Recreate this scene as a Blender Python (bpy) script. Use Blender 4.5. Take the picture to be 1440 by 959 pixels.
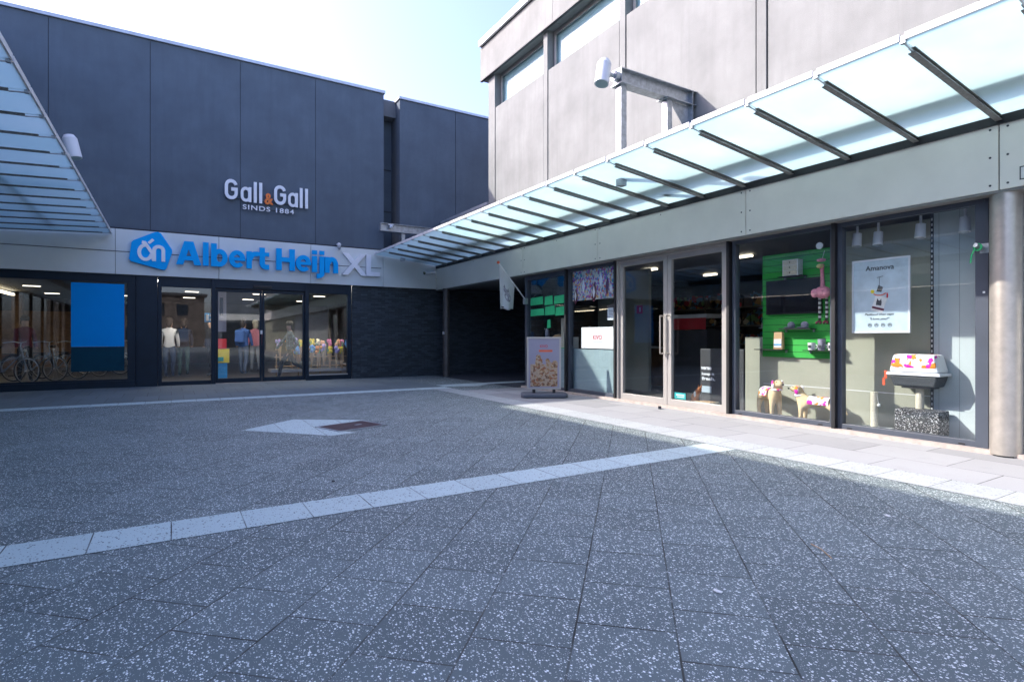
import bpy, bmesh, math, random
from mathutils import Vector, Matrix, Quaternion
random.seed(7)
PI = math.pi
for o in list(bpy.data.objects): bpy.data.objects.remove(o)
scene = bpy.context.scene
COL = scene.collection

# ------------------------------------------------ camera, sky, sun, exposure
cd = bpy.data.cameras.new('camera'); cam = bpy.data.objects.new('camera', cd); COL.objects.link(cam)
cam.location = (0, 0, 1.2); cam.rotation_euler = (PI/2, 0, math.radians(-31.3))
cd.sensor_width = 36; cd.lens = 36*788/1440; cd.shift_y = -5.5/1440
cd.clip_start = 0.05; cd.clip_end = 800
scene.camera = cam
SUNV = Vector((-1, .854, .93)).normalized()
elev = math.asin(SUNV.z); azim = math.atan2(SUNV.x, SUNV.y)
w = bpy.data.worlds.new('World'); scene.world = w; w.use_nodes = True
nt = w.node_tree; bg = nt.nodes['Background']
sky = nt.nodes.new('ShaderNodeTexSky'); sky.sky_type = 'NISHITA'; sky.sun_disc = False
sky.sun_elevation = elev; sky.sun_rotation = azim % (2*PI)
sky.air_density = 1.0; sky.dust_density = 3.0; sky.ozone_density = 3.0
tint = nt.nodes.new('ShaderNodeMix'); tint.data_type = 'RGBA'; tint.blend_type = 'MULTIPLY'; tint.inputs[0].default_value = 1
tint.inputs[7].default_value = (.93, .85, .98, 1); nt.links.new(sky.outputs[0], tint.inputs[6])
nt.links.new(tint.outputs[2], bg.inputs[0]); bg.inputs[1].default_value = 0.14
ld = bpy.data.lights.new('sun', 'SUN'); ld.energy = 2.0; ld.angle = math.radians(.5); ld.color = (1, .94, .86)
sun = bpy.data.objects.new('sun', ld); COL.objects.link(sun)
sun.rotation_euler = (-SUNV).to_track_quat('-Z', 'Y').to_euler()
scene.view_settings.view_transform = 'Standard'; scene.view_settings.look = 'None'
scene.view_settings.exposure = 2.0; scene.view_settings.gamma = 1
scene.cycles.caustics_reflective = False; scene.cycles.caustics_refractive = False
scene.cycles.transparent_max_bounces = 24; scene.cycles.max_bounces = 10

# ------------------------------------------------ materials
M = {}
def new(name):
    m = bpy.data.materials.new(name); m.use_nodes = True
    return m, m.node_tree.nodes, m.node_tree.links, m.node_tree.nodes['Principled BSDF']
def coords(N, L, scale=(1,1,1), rot=(0,0,0), loc=(0,0,0)):
    tc = N.new('ShaderNodeTexCoord'); mp = N.new('ShaderNodeMapping')
    mp.inputs['Scale'].default_value = scale; mp.inputs['Rotation'].default_value = rot; mp.inputs['Location'].default_value = loc
    L.new(tc.outputs['Object'], mp.inputs[0]); return mp.outputs[0]
def noise(N, L, vec, scale, detail=4, rough=.6):
    n = N.new('ShaderNodeTexNoise'); n.inputs['Scale'].default_value = scale
    n.inputs['Detail'].default_value = detail; n.inputs['Roughness'].default_value = rough
    L.new(vec, n.inputs['Vector']); return n.outputs[0]
def ramp(N, L, fac, a, b, c0=(0,0,0,1), c1=(1,1,1,1), const=False):
    r = N.new('ShaderNodeValToRGB'); r.color_ramp.elements[0].position = a; r.color_ramp.elements[1].position = b
    r.color_ramp.elements[0].color = c0; r.color_ramp.elements[1].color = c1
    if const: r.color_ramp.interpolation = 'CONSTANT'
    L.new(fac, r.inputs[0]); return r.outputs[0]
def mixc(N, L, fac, a, b, mode='MIX'):
    m = N.new('ShaderNodeMix'); m.data_type = 'RGBA'; m.blend_type = mode
    for i, v in ((0, fac), (6, a), (7, b)):
        if isinstance(v, (int, float)): m.inputs[i].default_value = v
        elif isinstance(v, tuple): m.inputs[i].default_value = (*v[:3], 1)
        else: L.new(v, m.inputs[i])
    return m.outputs[2]
def math_(N, L, op, a, b=None):
    m = N.new('ShaderNodeMath'); m.operation = op
    for i, v in enumerate((a, b)):
        if v is None: continue
        if isinstance(v, (int, float)): m.inputs[i].default_value = v
        else: L.new(v, m.inputs[i])
    return m.outputs[0]
def bump(N, L, P, h, strength=.3, dist=.01):
    b = N.new('ShaderNodeBump'); b.inputs['Strength'].default_value = strength; b.inputs['Distance'].default_value = dist
    L.new(h, b.inputs['Height']); L.new(b.outputs[0], P.inputs['Normal'])

def plain(name, c, rough=.6, metal=0, var=.12, nscale=6, bmp=0, spec=.5):
    m, N, L, P = new(name); v = coords(N, L)
    n = noise(N, L, v, nscale, 5)
    f = ramp(N, L, n, .3, .7)
    L.new(mixc(N, L, f, tuple(x*(1-var) for x in c), tuple(min(1, x*(1+var)) for x in c)), P.inputs['Base Color'])
    P.inputs['Roughness'].default_value = rough; P.inputs['Metallic'].default_value = metal
    P.inputs['Specular IOR Level'].default_value = spec
    if bmp: bump(N, L, P, noise(N, L, v, nscale*12, 3), bmp, .004)
    M[name] = m; return m
def emit(name, c, s):
    m, N, L, P = new(name); P.inputs['Base Color'].default_value = (*c, 1)
    P.inputs['Emission Color'].default_value = (*c, 1); P.inputs['Emission Strength'].default_value = s; M[name] = m
def glass(name, tint, base, gain=1.6):
    m, N, L, P = new(name); N.remove(P)
    t = N.new('ShaderNodeBsdfTransparent'); t.inputs[0].default_value = (*tint, 1)
    g = N.new('ShaderNodeBsdfGlossy'); g.inputs['Roughness'].default_value = 0.0; g.inputs[0].default_value = (.95, .98, 1, 1)
    # very slight waviness of the panes
    v = coords(N, L); nz = noise(N, L, v, .9, 1); b = N.new('ShaderNodeBump'); b.inputs['Strength'].default_value = .05; b.inputs['Distance'].default_value = .02
    L.new(nz, b.inputs['Height']); L.new(b.outputs[0], g.inputs['Normal'])
    lw = N.new('ShaderNodeLayerWeight'); lw.inputs['Blend'].default_value = .5
    a = math_(N, L, 'POWER', lw.outputs['Facing'], 4.5); a = math_(N, L, 'ADD', math_(N, L, 'MULTIPLY', a, .8), base); a = math_(N, L, 'MINIMUM', a, .95)
    mx = N.new('ShaderNodeMixShader'); L.new(a, mx.inputs[0]); L.new(t.outputs[0], mx.inputs[1]); L.new(g.outputs[0], mx.inputs[2])
    L.new(mx.outputs[0], N['Material Output'].inputs[0]); M[name] = m

def concrete(name, c, streak=.25, pits=True, speck=.1):
    m, N, L, P = new(name); v = coords(N, L)
    vs = coords(N, L, (1, 1, .12))
    a = ramp(N, L, noise(N, L, v, 1.1, 5), .3, .7)
    b = ramp(N, L, noise(N, L, vs, 7, 5), .35, .7)
    g = ramp(N, L, noise(N, L, v, 130, 2), .35, .65)
    col = mixc(N, L, a, tuple(x*(1-streak*.5) for x in c), tuple(x*(1+streak*.4) for x in c))
    col = mixc(N, L, math_(N, L, 'MULTIPLY', b, streak), col, tuple(x*.78 for x in c))
    col = mixc(N, L, math_(N, L, 'MULTIPLY', g, speck), col, tuple(x*.55 for x in c))
    if pits:
        vo = N.new('ShaderNodeTexVoronoi'); vo.inputs['Scale'].default_value = 9; L.new(v, vo.inputs['Vector'])
        sp = N.new('ShaderNodeSeparateColor'); L.new(vo.outputs['Color'], sp.inputs[0])
        p = math_(N, L, 'MULTIPLY', math_(N, L, 'LESS_THAN', vo.outputs['Distance'], .07), math_(N, L, 'GREATER_THAN', sp.outputs[0], .8))
        col = mixc(N, L, math_(N, L, 'MULTIPLY', p, .55), col, tuple(x*.3 for x in c))
    tcz = N.new('ShaderNodeTexCoord'); sz = N.new('ShaderNodeSeparateXYZ'); L.new(tcz.outputs['Object'], sz.inputs[0])
    run = ramp(N, L, noise(N, L, coords(N, L, (1, 1, .04)), 3.2, 6, .75), .52, .72)
    col = mixc(N, L, math_(N, L, 'MULTIPLY', run, streak*.8), col, tuple(x*.6 for x in c))
    L.new(col, P.inputs['Base Color']); P.inputs['Roughness'].default_value = .92
    P.inputs['Specular IOR Level'].default_value = .2
    bump(N, L, P, noise(N, L, v, 90, 4, .7), .5, .006); M[name] = m

def paver(name, base, chip, rot, bw, bh, off, loc=(0,0,0), chipden=.85, chipscale=98, thr=.46, mort=.004, mortc=(.035,.036,.032), var=.18, chipmix=.88, patches=True):
    m, N, L, P = new(name)
    v = coords(N, L, rot=(0, 0, rot), loc=loc)
    br = N.new('ShaderNodeTexBrick'); br.inputs['Scale'].default_value = 1; br.inputs['Brick Width'].default_value = bw
    br.inputs['Row Height'].default_value = bh; br.offset = off; br.inputs['Mortar Size'].default_value = mort
    br.inputs['Mortar Smooth'].default_value = .15; br.inputs['Bias'].default_value = 0
    br.inputs['Color1'].default_value = (0, 0, 0, 1); br.inputs['Color2'].default_value = (1, 1, 1, 1); br.inputs['Mortar'].default_value = (.5,.5,.5,1)
    L.new(v, br.inputs['Vector'])
    raw = coords(N, L)
    big = ramp(N, L, noise(N, L, raw, .35, 4), .3, .72)
    fine = noise(N, L, raw, 260, 3)
    col = mixc(N, L, br.outputs['Color'], tuple(x*(1-var) for x in base), tuple(x*(1+var) for x in base))
    if patches: col = mixc(N, L, math_(N, L, 'MULTIPLY', big, .35), col, tuple(x*1.45 for x in base))
    col = mixc(N, L, math_(N, L, 'MULTIPLY', ramp(N, L, fine, .35, .65), .35), col, tuple(x*.5 for x in base))
    # dirt blotches
    dirt = ramp(N, L, noise(N, L, raw, 3.1, 6, .7), .55, .8)
    col = mixc(N, L, math_(N, L, 'MULTIPLY', dirt, .3), col, tuple(x*.6 for x in base))
    if chip:
        for sc, th, den, off3 in ((chipscale, thr, chipden, 0), (chipscale*1.9, .32, chipden*.75, 3.3), (chipscale*.6, .2, chipden*.35, 7.7)):
            vo = N.new('ShaderNodeTexVoronoi'); vo.inputs['Scale'].default_value = sc
            vo.inputs['Randomness'].default_value = 1
            wv = N.new('ShaderNodeMapping'); wv.inputs['Location'].default_value = (off3, off3*.7, 0); wv.inputs['Rotation'].default_value=(0,0,off3)
            wv.inputs['Scale'].default_value = (1, .72, 1)
            L.new(raw, wv.inputs[0]); L.new(wv.outputs[0], vo.inputs['Vector'])
            sp = N.new('ShaderNodeSeparateColor'); L.new(vo.outputs['Color'], sp.inputs[0])
            t2 = math_(N, L, 'MULTIPLY', sp.outputs[1], th)
            f = math_(N, L, 'MULTIPLY', math_(N, L, 'LESS_THAN', vo.outputs['Distance'], t2), math_(N, L, 'GREATER_THAN', sp.outputs[0], 1-den))
            f = math_(N, L, 'MULTIPLY', f, chipmix)
            f = math_(N, L, 'MULTIPLY', f, math_(N, L, 'ADD', math_(N, L, 'MULTIPLY', sp.outputs[2], .4), .6))
            col = mixc(N, L, f, col, chip)
    # joints open and close along their length; moss and sand in them
    jn = ramp(N, L, noise(N, L, raw, 2.3, 3), .36, .6, (.4,.4,.4,1), (1,1,1,1))
    jf = math_(N, L, 'MULTIPLY', br.outputs['Fac'], jn)
    jc = mixc(N, L, ramp(N, L, noise(N, L, raw, 1.4, 3), .45, .65), mortc, tuple(x*2.2+.01 for x in mortc))
    col = mixc(N, L, jf, col, jc)
    L.new(col, P.inputs['Base Color'])
    P.inputs['Roughness'].default_value = .8; P.inputs['Specular IOR Level'].default_value = .3
    hgt = math_(N, L, 'SUBTRACT', math_(N, L, 'ADD', math_(N, L, 'MULTIPLY', fine, .15), math_(N, L, 'MULTIPLY', br.outputs['Color'], .25)), br.outputs['Fac'])
    bump(N, L, P, hgt, .7, .006); M[name] = m

TH = math.radians(46.8)
paver('paving_dark', (.142, .172, .172), (.96, 1.0, .97), -TH, .406, .406, .5, loc=(.274, .185, 0), mort=.0044)
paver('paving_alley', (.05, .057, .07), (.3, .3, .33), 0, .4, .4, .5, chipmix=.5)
paver('paving_band', (.56, .66, .65), (.05, .05, .06), 0, .405, 10, 0, loc=(0, 5.0, 0), chipden=.65, chipscale=62, thr=.42, chipmix=1, var=.06, mortc=(.06,.06,.06), patches=False)
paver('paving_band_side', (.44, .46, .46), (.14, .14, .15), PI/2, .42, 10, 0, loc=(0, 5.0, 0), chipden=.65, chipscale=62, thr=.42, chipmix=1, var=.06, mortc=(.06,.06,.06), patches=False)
paver('paving_slab', (.33, .33, .335), (.12, .12, .12), PI/2, .84, .62, .5, loc=(.25, .05, 0), chipden=.4, chipscale=100, thr=.25, chipmix=.3, var=.18, mortc=(.04,.04,.04))
paver('paving_slab_near', (.16, .19, .20), (.3, .3, .3), 0, .42, .9, .5, chipden=.4, chipscale=90, chipmix=.3, var=.12)

concrete('dark_render', (.15, .185, .225), .34, False, .5)
concrete('concrete_light', (.295, .30, .29), .38, True, .3)
concrete('concrete_side', (.22, .23, .25), .2)
plain('coping_metal', (.55, .56, .58), .4, .6)
plain('coping_white', (.8, .8, .8), .5)
plain('fascia_light', (.70, .74, .72), .45, 0, .05, 1.2)
plain('fascia_beige', (.82, .785, .71), .42, 0, .06, 1.2)
plain('soffit_grey', (.2, .2, .19), .6)
plain('joint_dark', (.03, .03, .035), .8)
plain('frame_navy', (.008, .02, .036), .4, 0, .15, 3, spec=.25)
plain('frame_blue', (.06, .072, .095), .4, 0, .1, 3)
plain('alu', (.42, .40, .38), .42, .35, .06, 3)
plain('steel', (.50, .46, .41), .4, .7, .12, 9)
plain('steel_dull', (.12, .11, .105), .5, .6, .2, 4)
plain('galvanised', (.42, .45, .48), .45, .7, .25, 14)
plain('rib_dark', (.22, .22, .21), .5, .4, .25, 30)
plain('trim_white', (.75, .76, .76), .4)
plain('black', (.012, .012, .014), .5)
plain('black_gloss', (.012, .012, .016), .12)
plain('dark_grey', (.05, .052, .058), .6)
plain('rubber_grey', (.09, .1, .125), .7)
plain('white_plastic', (.72, .73, .75), .35, 0, .03)
plain('sign_white', (.88, .89, .92), .35, 0, .03)
plain('sign_blue', (.0, .42, .95), .55, 0, .03, spec=.15)
plain('sign_orange', (.9, .2, .02), .4, 0, .03)
plain('blue_film', (.0, .30, .80), .6, 0, .08, .6, spec=.1)
plain('olive_wall', (.36, .36, .28), .7, 0, .06, 2)
plain('taupe_wall', (.23, .22, .19), .8)
plain('teal_panel', (.30, .40, .42), .5, 0, .08, 2)
plain('wood_warm', (.3, .17, .09), .6, 0, .3, 5)
plain('floor_dark', (.10, .09, .085), .4)
plain('ceiling_dark', (.12, .115, .11), .8)
plain('interior_wall', (.10, .085, .075), .8, 0, .4, 1.5)
plain('plush_cream', (.72, .54, .31), .95, 0, .1, 30, .4)
plain('plush_pink', (.75, .28, .36), .95, 0, .2, 40, .5)
plain('cream_rope', (.62, .56, .43), .9, 0, .15, 60, .5)
plain('beige_band', (.62, .55, .2), .8)
plain('dark_red', (.12, .02, .04), .8)
plain('red', (.6, .03, .04), .5)
plain('red_orange', (.7, .12, .05), .5)
plain('kraft', (.5, .32, .17), .8)
plain('paper', (.72, .72, .7), .7)
plain('paper_blue', (.5, .6, .66), .6)
plain('tape_green', (.03, .5, .2), .6)
plain('green_ribbon', (.05, .5, .18), .5)
plain('yellow', (.75, .6, .03), .5)
plain('ginger', (.45, .16, .05), .8, 0, .3, 12)
plain('rust_cover', (.085, .05, .052), .55, .4, .3, 8)
plain('skin', (.45, .28, .2), .6)
plain('hair', (.03, .02, .015), .7)
plain('cloth_black', (.015, .016, .02), .9)
plain('cloth_navy', (.03, .045, .09), .9)
plain('cloth_grey', (.25, .27, .3), .9)
plain('cloth_blue', (.06, .14, .42), .9)
plain('cloth_denim', (.07, .1, .17), .9)
plain('cloth_green', (.05, .09, .08), .9, 0, .5, 9)
plain('brown_wood', (.2, .1, .05), .7)
plain('litter_dark', (.06, .065, .07), .55)
plain('sand_kerb', (.42, .36, .32), .9, 0, .2, 9, .4)
plain('teal_sign', (.02, .3, .3), .5)
plain('light_blue_sign', (.02, .28, .62), .5)
plain('flag_cloth', (.50, .52, .56), .9, 0, .06, 4)
plain('cat_grey', (.27, .26, .32), .9, 0, .5, 14)
plain('lilac', (.30, .29, .38), .6, 0, .06, 2)
plain('film_teal', (.0, .05, .085), .6, 0, .1, 3, spec=.2)
plain('blind', (.85, .85, .85), .8, 0, .02)
emit('lamp_warm', (1, .82, .55), 2.5)
emit('lamp_white', (1, .88, .7), 1.3)
emit('fill_strong', (1, .93, .8), 14)  # glow of the added fill strips
emit('screen_blue', (.05, .2, .6), .8)
emit('tv_dark', (.012, .01, .03), .8)
glass('window_glass', (.95, .97, .975), .045)
glass('door_glass', (.96, .97, .98), .055)
glass('tinted_glass', (.86, .89, .90), .05)
glass('upper_glass', (.78, .88, .9), .03)

def brickwall(name, c, mort, bw=.21, bh=.056):
    m, N, L, P = new(name)
    tc = N.new('ShaderNodeTexCoord'); sx = N.new('ShaderNodeSeparateXYZ'); cx = N.new('ShaderNodeCombineXYZ')
    L.new(tc.outputs['Object'], sx.inputs[0]); L.new(math_(N, L, 'ADD', sx.outputs[0], sx.outputs[1]), cx.inputs[0]); L.new(sx.outputs[2], cx.inputs[1])
    br = N.new('ShaderNodeTexBrick'); br.inputs['Scale'].default_value = 1; br.inputs['Brick Width'].default_value = bw; br.inputs['Row Height'].default_value = bh
    br.inputs['Mortar Size'].default_value = .006; br.inputs['Mortar Smooth'].default_value = .3
    br.inputs['Color1'].default_value = (*[x*.65 for x in c], 1); br.inputs['Color2'].default_value = (*[x*1.5 for x in c], 1); br.inputs['Mortar'].default_value = (*mort, 1)
    L.new(cx.outputs[0], br.inputs['Vector'])
    n = ramp(N, L, noise(N, L, cx.outputs[0], 30, 4), .3, .7)
    e = ramp(N, L, noise(N, L, cx.outputs[0], 1.7, 5), .66, .76)
    col = mixc(N, L, math_(N, L, 'MULTIPLY', n, .3), br.outputs['Color'], tuple(x*.5 for x in c))
    col = mixc(N, L, math_(N, L, 'MULTIPLY', e, .18), col, (.4, .4, .42))
    L.new(col, P.inputs['Base Color']); P.inputs['Roughness'].default_value = .55
    bump(N, L, P, math_(N, L, 'SUBTRACT', math_(N, L, 'MULTIPLY', n, .3), br.outputs['Fac']), .8, .008); M[name] = m
brickwall('brick_dark', (.042, .056, .068), (.02, .024, .028))

def frosted():
    m, N, L, P = new('frosted_glass'); N.remove(P)
    v = coords(N, L); n = ramp(N, L, noise(N, L, v, 1.3, 5), .35, .75)
    col = mixc(N, L, n, (.66, .82, .83), (.75, .87, .875))
    t = N.new('ShaderNodeBsdfTranslucent'); L.new(col, t.inputs[0])
    tr = N.new('ShaderNodeBsdfTransparent'); tr.inputs[0].default_value = (.86, .95, .97, 1)
    d = N.new('ShaderNodeBsdfDiffuse'); L.new(mixc(N, L, .5, col, (.5,.6,.62)), d.inputs[0])
    g = N.new('ShaderNodeBsdfGlossy'); g.inputs['Roughness'].default_value = .15
    a = N.new('ShaderNodeMixShader'); a.inputs[0].default_value = 0.0; L.new(t.outputs[0], a.inputs[1]); L.new(tr.outputs[0], a.inputs[2])
    b = N.new('ShaderNodeMixShader'); b.inputs[0].default_value = .14; L.new(a.outputs[0], b.inputs[1]); L.new(d.outputs[0], b.inputs[2])
    lw = N.new('ShaderNodeLayerWeight'); lw.inputs['Blend'].default_value = .5
    fr = math_(N, L, 'MULTIPLY', math_(N, L, 'POWER', lw.outputs['Facing'], 5), .5)
    e = N.new('ShaderNodeMixShader'); L.new(fr, e.inputs[0]); L.new(b.outputs[0], e.inputs[1]); L.new(g.outputs[0], e.inputs[2])
    L.new(e.outputs[0], N['Material Output'].inputs[0]); M['frosted_glass'] = m
frosted()

def lined(name, c, period, axis, dark=.45, width=.06):
    m, N, L, P = new(name); tc = N.new('ShaderNodeTexCoord'); sx = N.new('ShaderNodeSeparateXYZ'); L.new(tc.outputs['Object'], sx.inputs[0])
    f = math_(N, L, 'FRACT', math_(N, L, 'DIVIDE', sx.outputs[axis], period)); l = math_(N, L, 'LESS_THAN', f, width)
    n = ramp(N, L, noise(N, L, tc.outputs['Object'], 2.5, 4), .3, .7)
    col = mixc(N, L, n, tuple(x*.93 for x in c), tuple(x*1.07 for x in c))
    L.new(mixc(N, L, l, col, tuple(x*dark for x in c)), P.inputs['Base Color']); P.inputs['Roughness'].default_value = .5
    bump(N, L, P, math_(N, L, 'SUBTRACT', 1.0, l), .6, .004); M[name] = m
lined('green_slat', (.04, .42, .06), .098, 2, .3, .1)
lined('grooved_pale', (.52, .58, .58), .2, 1, .6, .03)
lined('metal_pale', (.50, .51, .50), .12, 1, .7, .08)
lined('stripe_legs', (.7, .68, .66), .062, 2, .04, .5)

def patches(name, cols, scale, base, cut=.42):
    m, N, L, P = new(name); v = coords(N, L)
    wn = N.new('ShaderNodeTexNoise'); wn.inputs['Scale'].default_value = scale*.6; L.new(v, wn.inputs['Vector'])
    vv = N.new('ShaderNodeVectorMath'); vv.operation = 'MULTIPLY_ADD'; L.new(wn.outputs['Color'], vv.inputs[0]); vv.inputs[1].default_value = (.6/scale*3,)*3; L.new(v, vv.inputs[2])
    vo = N.new('ShaderNodeTexVoronoi'); vo.inputs['Scale'].default_value = scale; L.new(vv.outputs[0], vo.inputs['Vector'])
    sp = N.new('ShaderNodeSeparateColor'); L.new(vo.outputs['Color'], sp.inputs[0])
    r = N.new('ShaderNodeValToRGB'); r.color_ramp.interpolation = 'CONSTANT'
    while len(r.color_ramp.elements) < len(cols)+1: r.color_ramp.elements.new(.5)
    for i, c in enumerate([base]+cols):
        r.color_ramp.elements[i].position = 0 if i == 0 else cut+(1-cut)*(i-1)/len(cols); r.color_ramp.elements[i].color = (*c, 1)
    L.new(sp.outputs[0], r.inputs[0]); L.new(r.outputs[0], P.inputs['Base Color']); P.inputs['Roughness'].default_value = .8; M[name] = m
patches('print_pink', [(.75,.02,.4), (.85,.28,.03)], 20, (.85,.83,.83), .62)
patches('banner_print', [(.3,.02,.3), (.1,.25,.6), (.7,.12,.05), (.1,.3,.35), (.75,.4,.1), (.35,.1,.5)], 24, (.6,.62,.6))
patches('goods', [(.5,.05,.06), (.5,.3,.1), (.1,.25,.4), (.6,.55,.45), (.15,.3,.12)], 7, (.08,.06,.05))
patches('food_print', [(.34,.20,.10), (.18,.10,.06), (.45,.33,.22), (.30,.12,.06)], 26, (.40,.30,.22), .35)
patches('check_cloth', [(.1,.16,.22), (.03,.05,.09)], 20, (.04,.07,.09))

# ------------------------------------------------ mesh helpers
class MB:
    def __init__(s): s.v = []; s.f = []; s.m = []
    def box(s, x0, x1, y0, y1, z0, z1, mi=0):
        if x0 > x1: x0, x1 = x1, x0
        if y0 > y1: y0, y1 = y1, y0
        if z0 > z1: z0, z1 = z1, z0
        n = len(s.v); s.v += [(x, y, z) for x in (x0, x1) for y in (y0, y1) for z in (z0, z1)]
        s.f += [tuple(n+i for i in q) for q in ((0,1,3,2),(4,6,7,5),(0,4,5,1),(2,3,7,6),(0,2,6,4),(1,5,7,3))]; s.m += [mi]*6; return s
    def quad(s, *p, mi=0):
        n = len(s.v); s.v += [tuple(q) for q in p]; s.f.append(tuple(range(n, n+len(p)))); s.m.append(mi); return s
    def tube(s, p0, p1, r0, r1=None, seg=14, cap=True, mi=0):
        r1 = r0 if r1 is None else r1; p0 = Vector(p0); p1 = Vector(p1); d = (p1-p0).normalized()
        a = d.orthogonal().normalized(); b = d.cross(a); n = len(s.v)
        for p, r in ((p0, r0), (p1, r1)):
            for i in range(seg):
                t = 2*PI*i/seg; s.v.append(tuple(p+(a*math.cos(t)+b*math.sin(t))*r))
        for i in range(seg): s.f.append((n+i, n+(i+1) % seg, n+seg+(i+1) % seg, n+seg+i)); s.m.append(mi)
        if cap: s.f += [tuple(n+seg-1-i for i in range(seg)), tuple(n+seg+i for i in range(seg))]; s.m += [mi, mi]
        return s
    def path(s, pts, r, seg=8):
        for a, b in zip(pts, pts[1:]): s.tube(a, b, r, seg=seg)
        return s
    def lathe(s, prof, c=(0,0,0), axis='z', seg=24):
        n = len(s.v)
        for r, z in prof:
            for i in range(seg):
                t = 2*PI*i/seg; x, y = r*math.cos(t), r*math.sin(t)
                q = (x, y, z) if axis == 'z' else ((z, x, y) if axis == 'x' else (x, z, y))
                s.v.append((c[0]+q[0], c[1]+q[1], c[2]+q[2]))
        for k in range(len(prof)-1):
            for i in range(seg): s.f.append((n+k*seg+i, n+k*seg+(i+1) % seg, n+(k+1)*seg+(i+1) % seg, n+(k+1)*seg+i)); s.m.append(0)
        return s
    def ball(s, c, rx, ry=None, rz=None, seg=14, rings=9):
        ry = rx if ry is None else ry; rz = rx if rz is None else rz
        n = len(s.v)
        for k in range(rings+1):
            a = PI*k/rings
            for i in range(seg):
                t = 2*PI*i/seg; s.v.append((c[0]+rx*math.sin(a)*math.cos(t), c[1]+ry*math.sin(a)*math.sin(t), c[2]+rz*math.cos(a)))
        for k in range(rings):
            for i in range(seg): s.f.append((n+k*seg+i, n+(k+1)*seg+i, n+(k+1)*seg+(i+1) % seg, n+k*seg+(i+1) % seg)); s.m.append(0)
        return s
    def prism(s, pts, mat, depth):
        """outline in local xy extruded along local z by depth, placed by mat"""
        n = len(s.v); k = len(pts)
        for z in (0, depth):
            for p in pts: s.v.append(tuple(mat @ Vector((p[0], p[1], z))))
        s.f += [tuple(n+k-1-i for i in range(k)), tuple(n+k+i for i in range(k))]
        for i in range(k): s.f.append((n+i, n+(i+1) % k, n+k+(i+1) % k, n+k+i))
        s.m += [0]*(k+2); return s
    def torus(s, c, R, r, axis='y', seg=28, sr=7):
        n = len(s.v)
        for i in range(seg):
            t = 2*PI*i/seg
            for j in range(sr):
                u = 2*PI*j/sr; rr = R+r*math.cos(u); h = r*math.sin(u)
                q = (rr*math.cos(t), h, rr*math.sin(t)) if axis == 'y' else ((rr*math.cos(t), rr*math.sin(t), h) if axis == 'z' else (h, rr*math.cos(t), rr*math.sin(t)))
                s.v.append((c[0]+q[0], c[1]+q[1], c[2]+q[2]))
        for i in range(seg):
            for j in range(sr):
                s.f.append((n+i*sr+j, n+((i+1) % seg)*sr+j, n+((i+1) % seg)*sr+(j+1) % sr, n+i*sr+(j+1) % sr)); s.m.append(0)
        return s
    def mesh(s, name):
        me = bpy.data.meshes.new(name); me.from_pydata(s.v, [], s.f)
        me.polygons.foreach_set('material_index', s.m); me.update(); return me
ROOTS = {}
def link(name, data, mats, parent=None, smooth=False, bevel=0):
    o = bpy.data.objects.new(name, data); COL.objects.link(o)
    if mats is not None:
        for m in (mats if isinstance(mats, (list, tuple)) else [mats]): data.materials.append(M[m] if isinstance(m, str) else m)
    if smooth:
        for p in data.polygons: p.use_smooth = True
        data.set_sharp_from_angle(angle=math.radians(40))
    if bevel:
        md = o.modifiers.new('bevel', 'BEVEL'); md.width = bevel; md.segments = 2; md.limit_method = 'ANGLE'
    if parent is not None:
        o.parent = parent
        if parent.name in ROOTS: o.matrix_parent_inverse = ROOTS[parent.name].inverted()
    return o
def part(name, mb, mats, parent, smooth=False, bevel=0, label=None):
    me = mb.mesh(name); bm = bmesh.new(); bm.from_mesh(me); bmesh.ops.recalc_face_normals(bm, faces=bm.faces); bm.to_mesh(me); bm.free()
    o = link(name, me, mats, parent, smooth, bevel)
    if label: o['label'] = label
    return o
def thing(name, label, cat, loc=(0,0,0), group=None):
    o = bpy.data.objects.new(name, None); COL.objects.link(o); o.location = loc; o.empty_display_size = .1
    ROOTS[o.name] = Matrix.Translation(loc); o['label'] = label; o['category'] = cat
    if group: o['group'] = group
    return o
def tag(o, label, cat, group=None):
    o['label'] = label; o['category'] = cat
    if group: o['group'] = group
    return o
def struct(name, mb, mats):
    o = part(name, mb, mats, None); o['kind'] = 'structure'; return o
def dup(o, parent=None, loc=None, rz=None, label=None, mats=None):
    c = o.copy(); COL.objects.link(c)
    if parent is not None: c.parent = parent
    if loc is not None: c.location = loc
    if rz is not None: c.rotation_euler = (0, 0, rz)
    if label: c['label'] = label
    if o.name in ROOTS: ROOTS[c.name] = ROOTS[o.name]
    for ch in list(o.children): dup(ch, c)
    return c
def AHM(x, z, y):   # local xy -> world X,Z on a wall facing -Y, depth towards the viewer
    return Matrix(((1,0,0,x),(0,0,-1,y),(0,1,0,z),(0,0,0,1)))
def SHM(y, z, x):   # wall facing -X: reading direction is -Y
    return Matrix(((0,0,-1,x),(-1,0,0,y),(0,1,0,z),(0,0,0,1)))
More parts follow.
